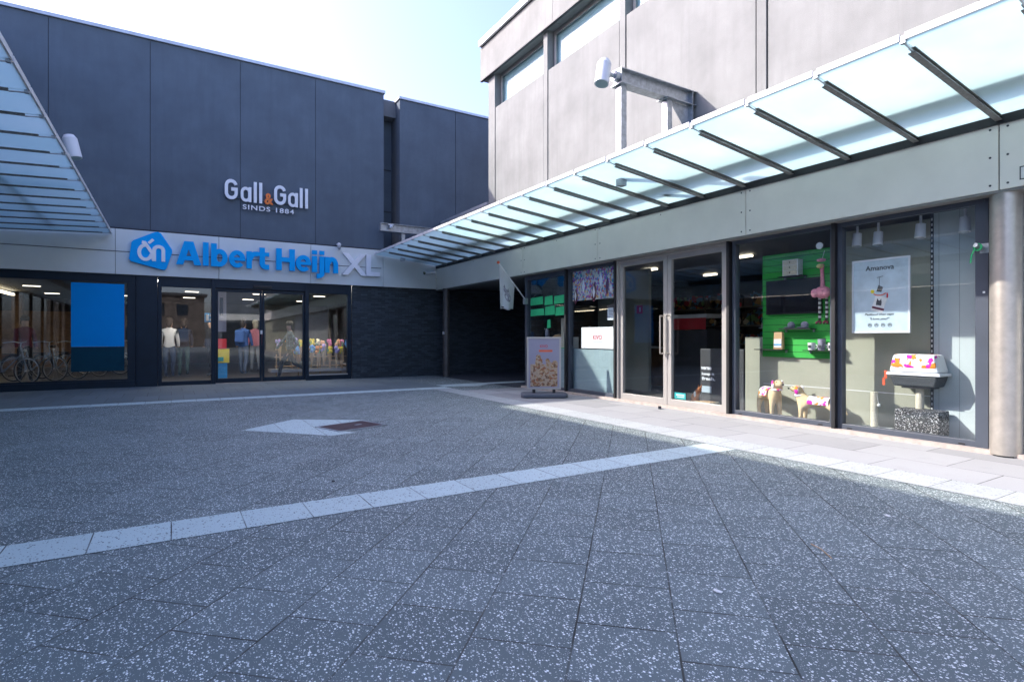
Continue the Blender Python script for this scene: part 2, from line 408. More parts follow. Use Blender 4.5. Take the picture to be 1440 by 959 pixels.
def text(name, body, mat, wm, width, height, depth, parent, off=0, label=None, cap=True, sh=0, spacing=1.0):
    cu = bpy.data.curves.new(name, 'FONT'); cu.body = body; cu.size = 1; cu.offset = off; cu.extrude = .05; cu.shear = sh; cu.space_character = spacing
    cu.resolution_u = 6
    t = bpy.data.objects.new(name+'_tmp', cu); COL.objects.link(t)
    dg = bpy.context.evaluated_depsgraph_get(); me = bpy.data.meshes.new_from_object(t.evaluated_get(dg)); bpy.data.objects.remove(t)
    xs = [v.co.x for v in me.vertices]; ys = [v.co.y for v in me.vertices]; zs = [v.co.z for v in me.vertices]
    x0, x1, y0, y1, z0, z1 = min(xs), max(xs), min(ys), max(ys), min(zs), max(zs)
    for v in me.vertices:
        v.co = wm @ Vector(((v.co.x-x0)/(x1-x0)*width, (v.co.y-y0)/(y1-y0)*height, (v.co.z-z0)/(z1-z0)*depth))
    me.name = name; me.update()
    o = link(name, me, mat, parent)
    if label: o['label'] = label
    return o
def arc(cx, cy, r, a0, a1, n=12, ry=None):
    ry = r if ry is None else ry
    return [(cx+r*math.cos(math.radians(a0+(a1-a0)*i/n)), cy+ry*math.sin(math.radians(a0+(a1-a0)*i/n))) for i in range(n+1)]
def stroke(mb, pts, wd, mat, depth, closed=False):
    n = len(pts); L_, R_ = [], []
    for i in range(n):
        p = Vector(pts[i]); a = Vector(pts[(i-1) % n]) if (i > 0 or closed) else None; b = Vector(pts[(i+1) % n]) if (i < n-1 or closed) else None
        d = ((p-a).normalized() if a is not None else Vector((0, 0))) + ((b-p).normalized() if b is not None else Vector((0, 0)))
        d.normalize(); nn = Vector((-d.y, d.x)); ref = (b-p).normalized() if b is not None else (p-a).normalized()
        k = 1/max(.5, abs(Vector((-ref.y, ref.x)).dot(nn)))
        L_.append(p+nn*wd/2*k); R_.append(p-nn*wd/2*k)
    base = len(mb.v)
    for z in (0, depth):
        for q in L_+R_: mb.v.append(tuple(mat @ Vector((q.x, q.y, z))))
    for i in range(n if closed else n-1):
        j = (i+1) % n
        for z in (0, 1):
            mb.f.append((base+z*2*n+i, base+z*2*n+j, base+z*2*n+n+j, base+z*2*n+n+i)); mb.m.append(0)
        mb.f.append((base+i, base+j, base+2*n+j, base+2*n+i)); mb.f.append((base+n+i, base+n+j, base+3*n+j, base+3*n+i)); mb.m += [0, 0]
    if not closed:
        for i in (0, n-1): mb.f.append((base+i, base+n+i, base+3*n+i, base+2*n+i)); mb.m.append(0)
def skin(name, V, E, R, mats, parent, levels=2, matfn=None, root=0):
    me = bpy.data.meshes.new(name+'_s'); me.from_pydata(V, E, []); o = bpy.data.objects.new(name+'_tmp', me); COL.objects.link(o)
    md = o.modifiers.new('s', 'SKIN'); sv = me.skin_vertices[0].data
    for i, r in enumerate(R):
        sv[i].radius = (r, r) if not isinstance(r, tuple) else r; sv[i].use_root = (i == root)
    sb = o.modifiers.new('d', 'SUBSURF'); sb.levels = levels; sb.render_levels = levels
    dg = bpy.context.evaluated_depsgraph_get(); out = bpy.data.meshes.new_from_object(o.evaluated_get(dg)); bpy.data.objects.remove(o)
    out.name = name; out.materials.clear()
    ob = link(name, out, mats, parent)
    for p in out.polygons:
        p.use_smooth = True
        p.material_index = matfn(p.center) if matfn else 0
    return ob

# ------------------------------------------------ ground
g = MB(); g.quad((-300,-300,-.012), (300,-300,-.012), (300,300,-.012), (-300,300,-.012)); struct('ground', g, 'floor_dark')
g = MB(); g.quad((-8,-60,0), (7.5,-60,0), (7.5,16.32,0), (-8,16.32,0)); struct('plaza_paving', g, 'paving_dark')
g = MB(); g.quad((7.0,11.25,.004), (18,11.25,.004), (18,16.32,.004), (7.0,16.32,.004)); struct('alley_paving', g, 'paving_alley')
g = MB(); g.quad((-8,3.87,.004), (5.14,3.87,.004), (5.14,4.26,.004), (-8,4.26,.004)); struct('light_band_across_plaza', g, 'paving_band')
g = MB(); g.quad((-8,11.97,.004), (5.62,11.97,.004), (5.62,12.38,.004), (-8,12.38,.004)); struct('light_band_along_supermarket', g, 'paving_band')
g = MB(); g.quad((5.62,12.5,.008), (11,12.5,.008), (11,12.9,.008), (5.62,12.9,.008)); g.quad((5.62,12.38,.008),(6.4,12.1,.008),(6.9,12.5,.008),(5.62,12.5,.008)); struct('light_band_into_alley', g, 'paving_band')
g = MB(); g.quad((5.16,-60,.004), (5.60,-60,.004), (5.60,11.966,.004), (5.16,11.966,.004)); struct('light_band_along_shop', g, 'paving_band_side')
g = MB(); g.quad((5.604,-60,.004), (7.16,-60,.004), (7.16,11.3,.004), (5.604,11.3,.004)); struct('shopfront_paving', g, 'paving_slab')
g = MB(); g.quad((-8,12.384,.004), (5.6,12.384,.004), (5.6,16.18,.004), (-8,16.18,.004)); struct('supermarket_front_paving', g, 'paving_slab_near')
g = MB(); g.quad((.77,7.95,.004), (1.66,6.95,.004), (1.98,7.02,.004), (1.69,7.60,.004), (2.36,8.05,.004), (1.52,8.62,.004)); struct('light_paving_arrow', g, 'paving_band')
g = MB(); g.box(7.12, 7.22, -60, 11.3, 0, .045); struct('kerb_sill_along_shop', g, 'sand_kerb')

t = thing('inspection_cover', 'rusty brown inspection cover set in the paving beside pale arrow-shaped slabs', 'manhole cover', (2.0,7.4,0))
RC = Matrix.Translation((2.07,7.55,.004)) @ Matrix.Rotation(math.radians(18),4,'Z')
mb = MB(); mb.prism([(-.34,-.26),(.34,-.26),(.34,.26),(-.34,.26)], RC, .008); part('cover_plate', mb, 'rust_cover', t)
mb = MB(); 
for a,b,c_,d in ((-.37,-.29,.37,-.262),(-.37,.262,.37,.29),(-.37,-.262,-.342,.262),(.342,-.262,.37,.262)): mb.prism([(a,b),(c_,b),(c_,d),(a,d)], RC, .01)
part('cover_rim', mb, 'galvanised', t)
mb = MB(); mb.prism([(-.05,-.02),(.05,-.02),(.05,.02),(-.05,.02)], RC@Matrix.Translation((.1,0,.009)), .004); part('lifting_eye', mb, 'galvanised', t)

tw = part('twig', MB().path([(3.16,1.87,.006),(3.12,1.79,.012),(3.05,1.69,.006)], .003, 5), 'kraft', None); tag(tw, 'thin dry twig lying on the dark paving in the foreground', 'twig')
mb = MB(); mb.prism([(0,0),(.17,0),(.15,.05),(.03,.012)], Matrix(((-.7,0,.7,7.02),(-.7,0,-.7,6.80),(0,1,0,.006),(0,0,0,1))), .05); tag(part('door_wedge', mb, 'black', None), 'small black rubber wedge lying in front of the grey double door', 'doorstop')

rg = random.Random(3)
for i, (x, y, lb) in enumerate(((3.35,5.05,'small flattened white paper scrap on the dark paving near the pale band'), (1.15,4.75,'dark flattened scrap lying beyond the pale band at left'), (4.1,1.9,'pale cigarette end lying on the foreground paving at right'), (2.2,1.75,'pale shred of paper in the foreground paving joints'))):
    K = Matrix.Translation((x, y, .003)) @ Matrix.Rotation(rg.uniform(0,3),4,'Z'); q = MB().prism([(-.018,-.01),(.02,-.012),(.024,.006),(0,.014),(-.02,.008)], K, .004)
    tag(part('litter_scrap', q, 'joint_dark' if i == 1 else 'paper', None), lb, 'litter')
# ------------------------------------------------ supermarket building (faces -Y at Y=16.3)
AY = 16.3
b = thing('supermarket_building', 'dark grey rendered supermarket with metal fascia, glass entrance and black brick wall', 'building', (2,AY,0))
pn = [-12.0, -9.0, -5.6, -2.38, -.44, 1.55, 3.46, 5.43]
for x0, x1 in zip(pn, pn[1:]): part('wall_panel', MB().box(x0+.006, x1-.006, AY, AY+.3, 3.80, 8.46), 'dark_render', b)
part('wall_backing', MB().box(-12, 5.40, AY+.02, AY+.5, 3.4, 8.44), 'joint_dark', b)
part('roof_coping', MB().box(-12, 5.46, AY-.05, AY+.6, 8.46, 8.54), 'coping_metal', b)
for x0, x1 in ((5.92,7.78),(7.79,10.5)): part('wall_panel', MB().box(x0, x1-.008, AY-.02, AY+.3, 3.4, 8.40), 'dark_render', b)
part('wall_return', MB().box(5.92, 5.99, AY+.3, AY+3, 3.4, 8.40), 'dark_render', b)
part('roof_coping', MB().box(5.88, 10.5, AY-.06, AY+3, 8.41, 8.48), 'coping_metal', b)
part('recess_wall', MB().box(5.3, 6.1, AY+.75, AY+.95, 3.4, 8.6), 'dark_render', b)
for z in (4.6, 5.1, 6.4): part('recess_rail', MB().box(5.45, 5.9, AY+.72, AY+.75, z, z+.03), 'dark_grey', b)
part('recess_lintel', MB().box(5.44, 5.92, AY+.35, AY+.74, 7.95, 8.45), 'concrete_side', b)
part('roof_slab', MB().box(-12, 5.4, AY+.5, AY+12, 8.2, 8.4), 'joint_dark', b)
part('roof_slab', MB().box(6.0, 16, AY+.3, AY+12, 8.1, 8.3), 'joint_dark', b)
fj = [-8.0, -5.6, -3.3, -1.13, 1.04, 3.30, 5.36, 7.07]
for x0, x1 in zip(fj, fj[1:]): part('fascia_panel', MB().box(x0+.005, x1-.005, AY-.14, AY-.09, 2.69, 3.76), 'fascia_light', b, bevel=.003)
part('fascia_back', MB().box(-8, 7.07, AY-.09, AY, 2.685, 3.80), 'joint_dark', b)
part('fascia_rail', MB().box(-8, 5.3, AY-.15, AY-.143, 3.22, 3.235), 'dark_grey', b)
part('passage_header', MB().box(7.1, 18, AY-.02, AY+.3, 2.69, 2.98), 'joint_dark', b)
part('brick_wall', MB().box(4.47, 18, AY-.02, AY+.3, 0, 2.69), 'brick_dark', b)
# glazed front
FY = AY-.02
def frame(mb, x0, x1, z0, z1, y0=FY-.05, y1=FY+.07): mb.box(x0, x1, y0, y1, z0, z1)
mb = MB(); frame(mb, -8, -.73, 2.5, 2.69); frame(mb, -8, -.73, 0, .20); frame(mb, -.90, -.73, .2, 2.5); frame(mb, -6.2, -6.0, .2, 2.5)
wf = part('window', mb, 'frame_navy', b, bevel=.004)
part('pane', MB().box(-6.0, -.90, FY, FY+.012, .2, 2.5), 'tinted_glass', wf)
part('ledge', MB().box(-8, -.73, FY-.10, FY-.05, 0, .16), 'frame_navy', wf)
part('pillar_cladding', MB().box(-.725, -.285, FY-.07, FY+.12, 0, 2.685), 'frame_navy', b, bevel=.006)
mb = MB(); frame(mb, -.28, -.20, 0, 2.69); frame(mb, -.20, .87, 2.44, 2.69); frame(mb, -.20, .87, 0, .10)
wf = part('window', mb, 'frame_navy', b, bevel=.004); part('pane', MB().box(-.20, .87, FY, FY+.012, .10, 2.44), 'door_glass', wf)
mb = MB(); frame(mb, .87, .97, 0, 2.69, FY-.09, FY+.1); frame(mb, 3.16, 3.26, 0, 2.69, FY-.09, FY+.1); frame(mb, .97, 3.16, 2.46, 2.69, FY-.09, FY+.1); df = part('door_frame', mb, 'frame_navy', b, bevel=.004)
part('door_sensor', MB().box(1.85, 2.3, FY-.14, FY-.09, 2.5, 2.57), 'black', df, bevel=.01)
for x0, x1 in ((.97, 2.07), (2.07, 3.16)):
    mb = MB(); y0, y1 = FY-.03, FY+.03
    mb.box(x0+.005, x0+.06, y0, y1, .02, 2.45).box(x1-.06, x1-.005, y0, y1, .02, 2.45).box(x0+.06, x1-.06, y0, y1, .02, .13).box(x0+.06, x1-.06, y0, y1, 2.37, 2.45)
    d = part('sliding_door', mb, 'frame_navy', b, bevel=.003)
    part('pane', MB().box(x0+.06, x1-.06, FY, FY+.01, .13, 2.37), 'door_glass', d)
part('threshold', MB().box(.97, 3.16, FY-.16, FY-.1, .004, .02), 'steel', df)
mb = MB(); frame(mb, 3.26, 4.44, 2.42, 2.69); frame(mb, 3.26, 4.44, 0, .16); frame(mb, 4.33, 4.44, .16, 2.42)
wf = part('window', mb, 'frame_navy', b, bevel=.004); part('pane', MB().box(3.26, 4.33, FY, FY+.012, .16, 2.42), 'door_glass', wf)
part('sill', MB().box(3.26, 4.33, FY-.08, FY-.05, .13, .16), 'alu', wf)
# interior
part('interior_floor', MB().box(-12, 7, AY+.2, AY+13, -.01, .006), 'floor_dark', b)
part('interior_ceiling', MB().box(-12, 7, AY+.05, AY+13, 2.75, 2.95), 'ceiling_dark', b)
part('interior_wall', MB().box(-12, 7, AY+12.8, AY+13, 0, 2.75), 'interior_wall', b)
part('interior_wall', MB().box(6.8, 7, AY+.3, AY+12.8, 0, 2.75), 'interior_wall', b)
part('interior_wall', MB().box(-12, -11.9, AY+.3, AY+12.8, 0, 2.75), 'interior_wall', b)
for i in range(7):
    for j in range(3):
        part('ceiling_light_or_fill', MB().box(-8+2.1*i, -7.6+2.1*i, AY+2.2+3.4*j, AY+2.34+3.4*j, 2.73, 2.745), 'lamp_white', b)
part('fill_strip', MB().box(-.6, 2.2, AY+1.6, AY+1.7, 2.70, 2.745), 'fill_strong', b)  # added glowing strip, brightens the people behind the glass
part('fill_strip', MB().box(2.4, 4.9, AY+.35, AY+.45, 2.70, 2.745), 'fill_strong', b)  # added glowing strip, brightens the bouquets
part('light_track', MB().box(-4.6, -4.5, AY+3.2, AY+8.5, 2.6, 2.66), 'lamp_warm', b)
for x in (-9.5, -7.2, -4.9, -2.8): part('interior_column', MB().box(x, x+.3, AY+10.2, AY+10.5, 0, 2.75), 'wood_warm', b)
part('wood_cladding', MB().box(-11, -2.2, AY+11.6, AY+11.8, 0, 2.2), 'wood_warm', b)
fp = part('window_poster', MB().box(-1.97, -.96, FY-.012, FY-.004, .975, 2.46), 'blue_film', None); tag(fp, 'large plain blue panel behind the left supermarket window', 'panel')
fp = part('window_film', MB().box(-1.97, -.96, FY-.012, FY-.004, .40, .97), 'film_teal', None); fp['label']='dark teal strip under the large blue window panel'; fp['category']='panel'
tag(part('door_sticker', MB().box(2.03, 2.08, FY-.034, FY-.031, 1.28, 1.38), 'paper', None), 'tiny white sticker on the sliding door stile of the supermarket', 'sticker')

# letters: supermarket sign
s = thing('supermarket_sign', 'blue and silver raised letter sign with pentagon emblem on metal fascia', 'sign', (2.2,16.1,3.3))
LY = AY-.15
out = [(-.86,3.05),(-.85,3.12),(-.81,3.45),(-.77,3.50),(-.34,3.735),(-.27,3.745),(-.21,3.71),(.015,3.34),(.02,3.27),(-.10,2.87),(-.14,2.83),(-.2,2.835),(-.82,3.0)]
part('emblem_panel', MB().prism([(x, z) for x, z in out[::-1]], AHM(0, 0, LY), .10), 'sign_blue', s, bevel=.006)
mb = MB(); K = AHM(-.70, 3.03, LY-.10)
stroke(mb, arc(.17,.20,.125,75,345,16,.17), .075, K, .020)
stroke(mb, [(.10,.44),(.16,.43),(.30,.20),(.33,.03)], .07, K, .022)
stroke(mb, [(.235,.42),(.33,.52)], .06, K, .024)
stroke(mb, [(.345,.0),(.345,.25)]+arc(.44,.26,.095,180,0,10)+[(.535,0.0)], .078, K, .026)
part('emblem_letters', mb, 'sign_white', s)
def AB(word, mbs):
    W = .128
    for ch, x, w_ in word:
        K = AHM(x, 2.985, LY-.09); mb = mbs; xh = .44; H_ = .575
        def rect(x0, x1, z0, z1, d): mb.prism([(x0,z0),(x1,z0),(x1,z1),(x0,z1)], K, d)
        if ch == 'A':
            mb.prism([(0,0),(.15,0),(w_*.5+.025,H_*.80),(w_*.5,H_),(w_*.5-.10,H_)], K, .09); mb.prism([(w_,0),(w_-.15,0),(w_*.5-.025,H_*.80),(w_*.5,H_),(w_*.5+.10,H_)][::-1], K, .0905); rect(.14, w_-.14, .11, .215, .0895)
        if ch == 'l': rect(.02, .02+W, 0, H_+.01, .09)
        if ch in 'be':
            rx = w_/2-W/2
            if ch == 'b':
                stroke(mb, arc(w_/2, xh/2, rx, 0, 342, 18, xh/2-W*.42), W*.92, K, .09, True); rect(0, W, 0, H_, .0905)
            else:
                stroke(mb, arc(w_/2, xh/2, rx, 0, 318, 20, xh/2-W*.42), W*.88, K, .09); rect(W*.7, w_-.005, xh/2-.042, xh/2+.042, .0905)
        if ch == 'r': rect(0, W, 0, xh, .0905); stroke(mb, [(W*.6,xh*.50)]+arc(w_*.78, xh*.55, w_*.40, 150, 92, 6, xh*.32)+[(w_,xh*.87)], W*.95, K, .09)
        if ch == 't': stroke(mb, [(w_*.40,.56),(w_*.40,.16)]+arc(w_*.40+.10,.155,.10,180,262,6,.10)+[(w_,.058)], W, K, .09); rect(0, w_, xh-.10, xh, .0905)
        if ch == 'H': rect(0, W+.01, 0, H_, .0905); rect(w_-W-.01, w_, 0, H_, .0905); rect(W, w_-W, H_/2-.06, H_/2+.06, .09)
        if ch == 'i': rect(0, W, 0, xh, .09); rect(0, W, xh+.05, H_+.02, .09)
        if ch == 'j': stroke(mb, [(.14,xh),(.14,-.02)]+arc(.05,-.03,.09,0,-85,6,.07)+[(.0,-.10)], W, K, .09); rect(.14-W/2, .14+W/2, xh+.05, H_+.02, .09)
        if ch == 'n': rect(0, W, 0, xh, .0905); stroke(mb, [(W*.6,xh*.55)]+arc(w_/2+.01, xh*.50, w_/2-W/2-.01, 160, 0, 10, xh*.5-W*.45)+[(w_-W/2,0)], W, K, .09)
for word in ([('A',.10,.54),('l',.655,.17),('b',.855,.38),('e',1.25,.395),('r',1.665,.27),('t',1.93,.28)],
             [('H',2.385,.47),('e',2.87,.41),('i',3.305,.13),('j',3.425,.2),('n',3.645,.36)]):
    mb = MB(); AB(word, mb); part('lettering', mb, 'sign_blue', s)
text('lettering', 'XL', 'sign_white', AHM(4.13, 2.97, LY), 1.10, .62, .09, s, off=.030, label='silver raised letters XL')
s = thing('liquor_store_sign', 'silver raised letters with an orange ampersand high on dark rendered wall', 'sign', (2.2,16.2,4.9))
LY = AY-.06
def gl_G(x, K, mb):
    T = K @ Matrix.Translation((x, 0, 0)) ; stroke(mb, arc(.2,.37,.13,15,180,9)+arc(.2,.19,.13,180,360,10)+[(.33,.29),(.2,.29)], .085, T, .05)
def gl_a(x, K, mb):
    T = K @ Matrix.Translation((x, 0, 0)); stroke(mb, arc(.16,.25,.10,0,180,9)+arc(.16,.135,.10,180,360,9), .075, T, .05, True); stroke(mb, [(.275,0),(.275,.39)], .075, T, .052)
def gl_l(x, K, mb):
    T = K @ Matrix.Translation((x, 0, 0)); stroke(mb, [(.04,0),(.04,.545)], .085, T, .05)
SX = 2.07/2.36
mb = MB(); K = AHM(1.18, 4.75, LY) @ Matrix.Diagonal((SX, 1, 1, 1))
gl_G(-.03, K, mb); gl_a(.40, K, mb); gl_l(.78, K, mb); gl_l(.93, K, mb); part('lettering', mb, 'sign_white', s)
mb = MB(); gl_G(1.32, K, mb); gl_a(1.73, K, mb); gl_l(2.10, K, mb); gl_l(2.26, K, mb); part('lettering', mb, 'sign_white', s)
text('ampersand', '&', 'sign_orange', AHM(1.18+1.08*SX, 4.74, LY), .215, .30, .05, s, off=.03, label='orange ampersand')
text('tagline', 'SINDS 1884', 'sign_white', AHM(1.60, 4.555, LY), 1.27, .125, .03, s, off=.012, spacing=1.15)
part('mounting_rail', MB().box(1.2, 3.2, AY-.012, AY-.004, 4.80, 4.83).box(1.6,2.9,AY-.012,AY-.004,4.6,4.62), 'dark_grey', s)

# cameras
c = thing('security_camera', 'white dome security camera on the fascia above the blue letters', 'camera', (4.06,16.1,3.75))
part('arm', MB().tube((4.04,16.28,3.84),(4.04,16.05,3.84),.022), 'white_plastic', c)
part('housing', MB().ball((4.04,16.03,3.80),.06,.06,.055), 'white_plastic', c, True); part('dome', MB().ball((4.04,16.02,3.72),.05,.05,.06), 'galvanised', c, True)
c = thing('security_camera', 'small grey camera under the glass canopy tip in the inner corner', 'camera', (6.86,16.0,3.2))
part('bracket', MB().tube((6.9,16.15,3.24),(6.82,15.9,3.2),.02), 'white_plastic', c)
part('housing', MB().tube((6.90,15.93,3.18),(6.55,15.84,3.13),.055,.055), 'white_plastic', c, True); part('lens', MB().tube((6.55,15.84,3.13),(6.52,15.832,3.125),.045), 'black_gloss', c, True)

# round posts
c = thing('steel_column', 'slim grey steel column at the mouth of the dark passage', 'column', (7.06,15.5,0))
part('shaft', MB().tube((7.1,15.5,0),(7.1,15.5,2.66),.105,seg=28), 'steel_dull', c, True)
part('notice_plate', MB().box(6.97,6.985,15.38,15.5,1.28,1.36), 'paper', c)
c = thing('steel_column', 'stout shiny steel column at the right end of the pet shop window', 'column', (7.19,2.24,0))
part('shaft', MB().tube((7.19,2.24,.02),(7.19,2.24,2.66),.13,seg=40), 'steel', c, True); part('base_ring', MB().tube((7.19,2.24,.0),(7.19,2.24,.03),.11,seg=32), 'black', c, True)

# ------------------------------------------------ pet shop building (faces -X)
p = thing('pet_shop_building', 'two storey shop block with pale concrete upper panels and metal shop fascia', 'building', (7.3,6,0))
UX = 7.30
# upper storey: cladding panels with posts between
posts = [13.03, 10.52, 7.97, 5.05, 2.4, -.2, -2.8, -5.4, -8.0]
for i, y in enumerate(posts): part('concrete_post', MB().box(UX-.012, UX+.3, y-.075 if i else 12.86, y+.075 if i else 13.2, 3.2, 8.15), 'concrete_light', p)
for y1, y0 in zip(posts, posts[1:]):
    a, c_ = y0+.10, (y1-.10 if y1 != 13.03 else 12.84)
    part('concrete_panel', MB().box(UX, UX+.25, a, c_, 3.2, 7.24), 'concrete_light', p, bevel=.006)
    mb = MB(); X0 = UX+.16
    mb.box(X0, X0+.06, a, a+.06, 7.25, 8.15).box(X0, X0+.06, c_-.07, c_, 7.25, 8.15).box(X0, X0+.06, a+.06, c_-.07, 8.06, 8.15).box(X0, X0+.06, a+.06, c_-.07, 7.25, 7.30)
    wf = part('upper_window', mb, 'alu', p)
    part('pane', MB().box(X0+.02, X0+.03, a+.06, c_-.07, 7.30, 8.06), 'upper_glass', wf)
    part('blind', MB().box(X0+.07, X0+.08, a+.02, c_-.02, 7.26, 8.14), 'blind', wf)
part('wall_backing', MB().box(UX+.30, UX+.31, -9, 13.18, 3.0, 7.2), 'joint_dark', p)
part('roof_beam', MB().box(7.18, 7.9, 10.1, 13.46, 8.15, 9.02), 'concrete_light', p); 
for y0, y1 in ((5.0,10.09),(0,4.99),(-8,-.01)): part('roof_beam', MB().box(7.18, 7.9, y0, y1, 8.15, 9.02), 'concrete_light', p)
part('beam_drip', MB().box(7.17, 7.24, -8, 13.47, 8.12, 8.148), 'dark_grey', p)
part('roof_coping', MB().box(7.10, 7.95, -8, 13.43, 9.04, 9.2), 'coping_white', p); part('coping_gap', MB().box(7.16, 7.9, -8, 13.4, 9.02, 9.04), 'joint_dark', p)
part('end_wall', MB().box(UX+.3, 15, 12.98, 13.2, 3.0, 9.0), 'concrete_side', p)
part('roof_slab', MB().box(7.9, 16, -8, 13.2, 8.8, 9.0), 'joint_dark', p)
part('link_wall', MB().box(UX, UX+.2, 13.21, 16.25, 3.3, 4.75), 'metal_pale', p); part('link_coping', MB().box(UX-.06, UX+.3, 13.21, 16.25, 4.75, 4.83), 'coping_metal', p)
part('link_floor', MB().box(7.13, 16, -8, 16.26, 2.75, 2.95), 'soffit_grey', p)
part('ledge', MB().box(7.07, UX, -8, 16.1, 3.25, 3.30), 'joint_dark', p)
# fascia
fv = [16.15, 11.1, 8.4, 5.13, 2.25, -.6, -3.5, -6.4, -8]
for y1, y0 in zip(fv, fv[1:]):
    f_ = part('fascia_panel', MB().box(7.045, 7.085, y0+.006, y1-.006, 2.665, 3.34), 'fascia_beige', p, bevel=.003)
    mb = MB()
    for y in (y0+.07, y1-.07):
        for z in (2.72, 3.0, 3.28): mb.tube((7.045,y,z),(7.041,y,z),.011,seg=8)
    if y0 > 3: mb.tube((7.045,(y0+y1)/2,3.26),(7.041,(y0+y1)/2,3.26),.009,seg=8)
    part('screw', mb, 'dark_grey', f_)
part('fascia_back', MB().box(7.085, 7.12, -8, 16.15, 2.67, 3.33), 'joint_dark', p)
part('soffit', MB().box(7.05, 7.4, -8, 16.2, 2.64, 2.662), 'soffit_grey', p)
text('house_number', '1', 'dark_grey', SHM(2.055, 2.77, 7.043), .03, .05, .003, p)
part('number_plate', MB().box(7.040, 7.0415, 1.97, 2.08, 2.735, 2.845), 'paper', p); part('number_border', MB().box(7.042, 7.0435, 1.96, 2.09, 2.725, 2.855), 'dark_grey', p)
# shopfront frames
GX = 7.27
def win(name, y0, y1, z0, z1, mat, gm, fr, parent=p, depth=.1, gx=GX, bottom=None, fx=0):
    bt = fr if bottom is None else bottom; mb = MB(); x0, x1 = gx-.05-fx, gx-.05-fx+depth
    mb.box(x0, x1, y0, y0+fr, z0, z1).box(x0, x1, y1-fr, y1, z0, z1).box(x0, x1, y0+fr, y1-fr, z0, z0+bt).box(x0, x1, y0+fr, y1-fr, z1-fr, z1)
    o = part(name, mb, mat, parent, bevel=.003)
    part('pane', MB().box(gx, gx+.01, y0+fr, y1-fr, z0+bt, z1-fr), gm, o); return o
win('window', 9.62, 11.28, .0, 2.64, 'frame_blue', 'window_glass', .10)
win('window', 8.07, 9.58, .0, 2.64, 'frame_blue', 'window_glass', .06, bottom=.11)
win('window', 3.97, 5.49, .0, 2.64, 'frame_blue', 'window_glass', .055, bottom=.11)
w5 = win('window', 2.37, 3.93, .0, 2.64, 'frame_blue', 'window_glass', .055, bottom=.11)
part('frame_stile', MB().box(7.21, 7.30, 2.39, 2.50, .005, 2.60), 'frame_blue', w5)
for y in (9.60, 8.05, 5.525, 3.95): part('mullion', MB().box(GX-.115, GX+.06, y-.022, y+.022, 0, 2.64), 'black', p)
mb = MB()
for y in (5.35, 4.15, 3.78, 2.62): mb.box(GX-.053, GX-.051, y-.03, y+.03, .055, .07)
part('drain_slot', mb, 'black', p)
dfm = part('door_frame', MB().box(7.19, 7.31, 7.98, 8.03, 0, 2.64).box(7.19, 7.31, 5.55, 5.60, 0, 2.64).box(7.19, 7.31, 5.60, 7.98, 2.60, 2.64), 'alu', p, bevel=.003)
for y0, y1, hy in ((6.80, 7.98, 6.86), (5.60, 6.79, 6.73)):
    d = win('door', y0, y1, .02, 2.60, 'alu', 'window_glass', .085, bottom=.13, depth=.06, fx=-.01)
    mb = MB(); mb.path([(7.21,hy,1.56),(7.13,hy,1.56),(7.13,hy,.92),(7.21,hy,.92)], .013, 10); part('handle', mb, 'steel', d, True)
# alley end
part('passage_wall', MB().box(7.3, 18, 11.15, 11.27, 0, 2.75), 'brick_dark', p); part('passage_end', MB().box(17.8, 18, 11.27, 16.3, 0, 2.75), 'brick_dark', p)
# interior of shop
part('shop_floor', MB().box(7.32, 14, 2.3, 11.15, -.01, .012), 'floor_dark', p)
part('shop_back_wall', MB().box(13.8, 14, 2.3, 11.15, 0, 2.75), 'interior_wall', p)
part('shop_side_wall', MB().box(7.72, 14, 2.2, 2.3, 0, 2.75), 'interior_wall', p)
part('interior_partition', MB().box(8.9, 8.98, 8.9, 10.6, 0, 2.7), 'olive_wall', p)
part('display_floor', MB().box(7.33, 7.66, 2.35, 5.48, .012, .055), 'taupe_wall', p)
part('display_back', MB().box(7.68, 7.72, 3.07, 5.285, .0, .91), 'olive_wall', p); part('display_back', MB().box(7.682, 7.72, 3.07, 4.12, .91, 2.6), 'olive_wall', p)
part('display_back', MB().box(7.68, 7.72, 5.285, 5.6, 0, 1.2), 'olive_wall', p)
part('display_back_pale', MB().box(7.665, 7.71, 2.3, 3.065, 0, 2.72), 'grooved_pale', p)
part('slatwall', MB().box(7.655, 7.70, 4.12, 5.28, .905, 2.42), 'green_slat', p)
mb = MB(); mb.box(7.676, 7.679, 3.07, 5.28, .495, .505); part('display_joint', mb, 'paper', p)
mb = MB(); mb.box(7.655, 7.664, 3.055, 3.085, .1, 2.65)
rl = part('slotted_rail', mb, 'dark_grey', p)
mb = MB()
for i in range(40): mb.box(7.652, 7.6545, 3.063, 3.077, .15+i*.062, .18+i*.062)
part('rail_slot', mb, 'paper', rl)
part('low_panel', MB().box(7.34, 7.38, 9.66, 11.1, .1, .95), 'teal_panel', p); part('low_panel', MB().box(7.34, 7.38, 8.12, 9.56, .1, .95), 'teal_panel', p)
part('slatwall_gap', MB().box(9.9, 10.0, 3.0, 6.8, 0, 2.4), 'interior_wall', p)

for x in (9.2, 11.2):
    for y in (4.2, 6.6, 9.0): part('ceiling_light_or_fill', MB().box(x, x+.08, y, y+.35, 2.70, 2.735), 'lamp_white', p)  # glowing strips added in the shop to bring out the shelves
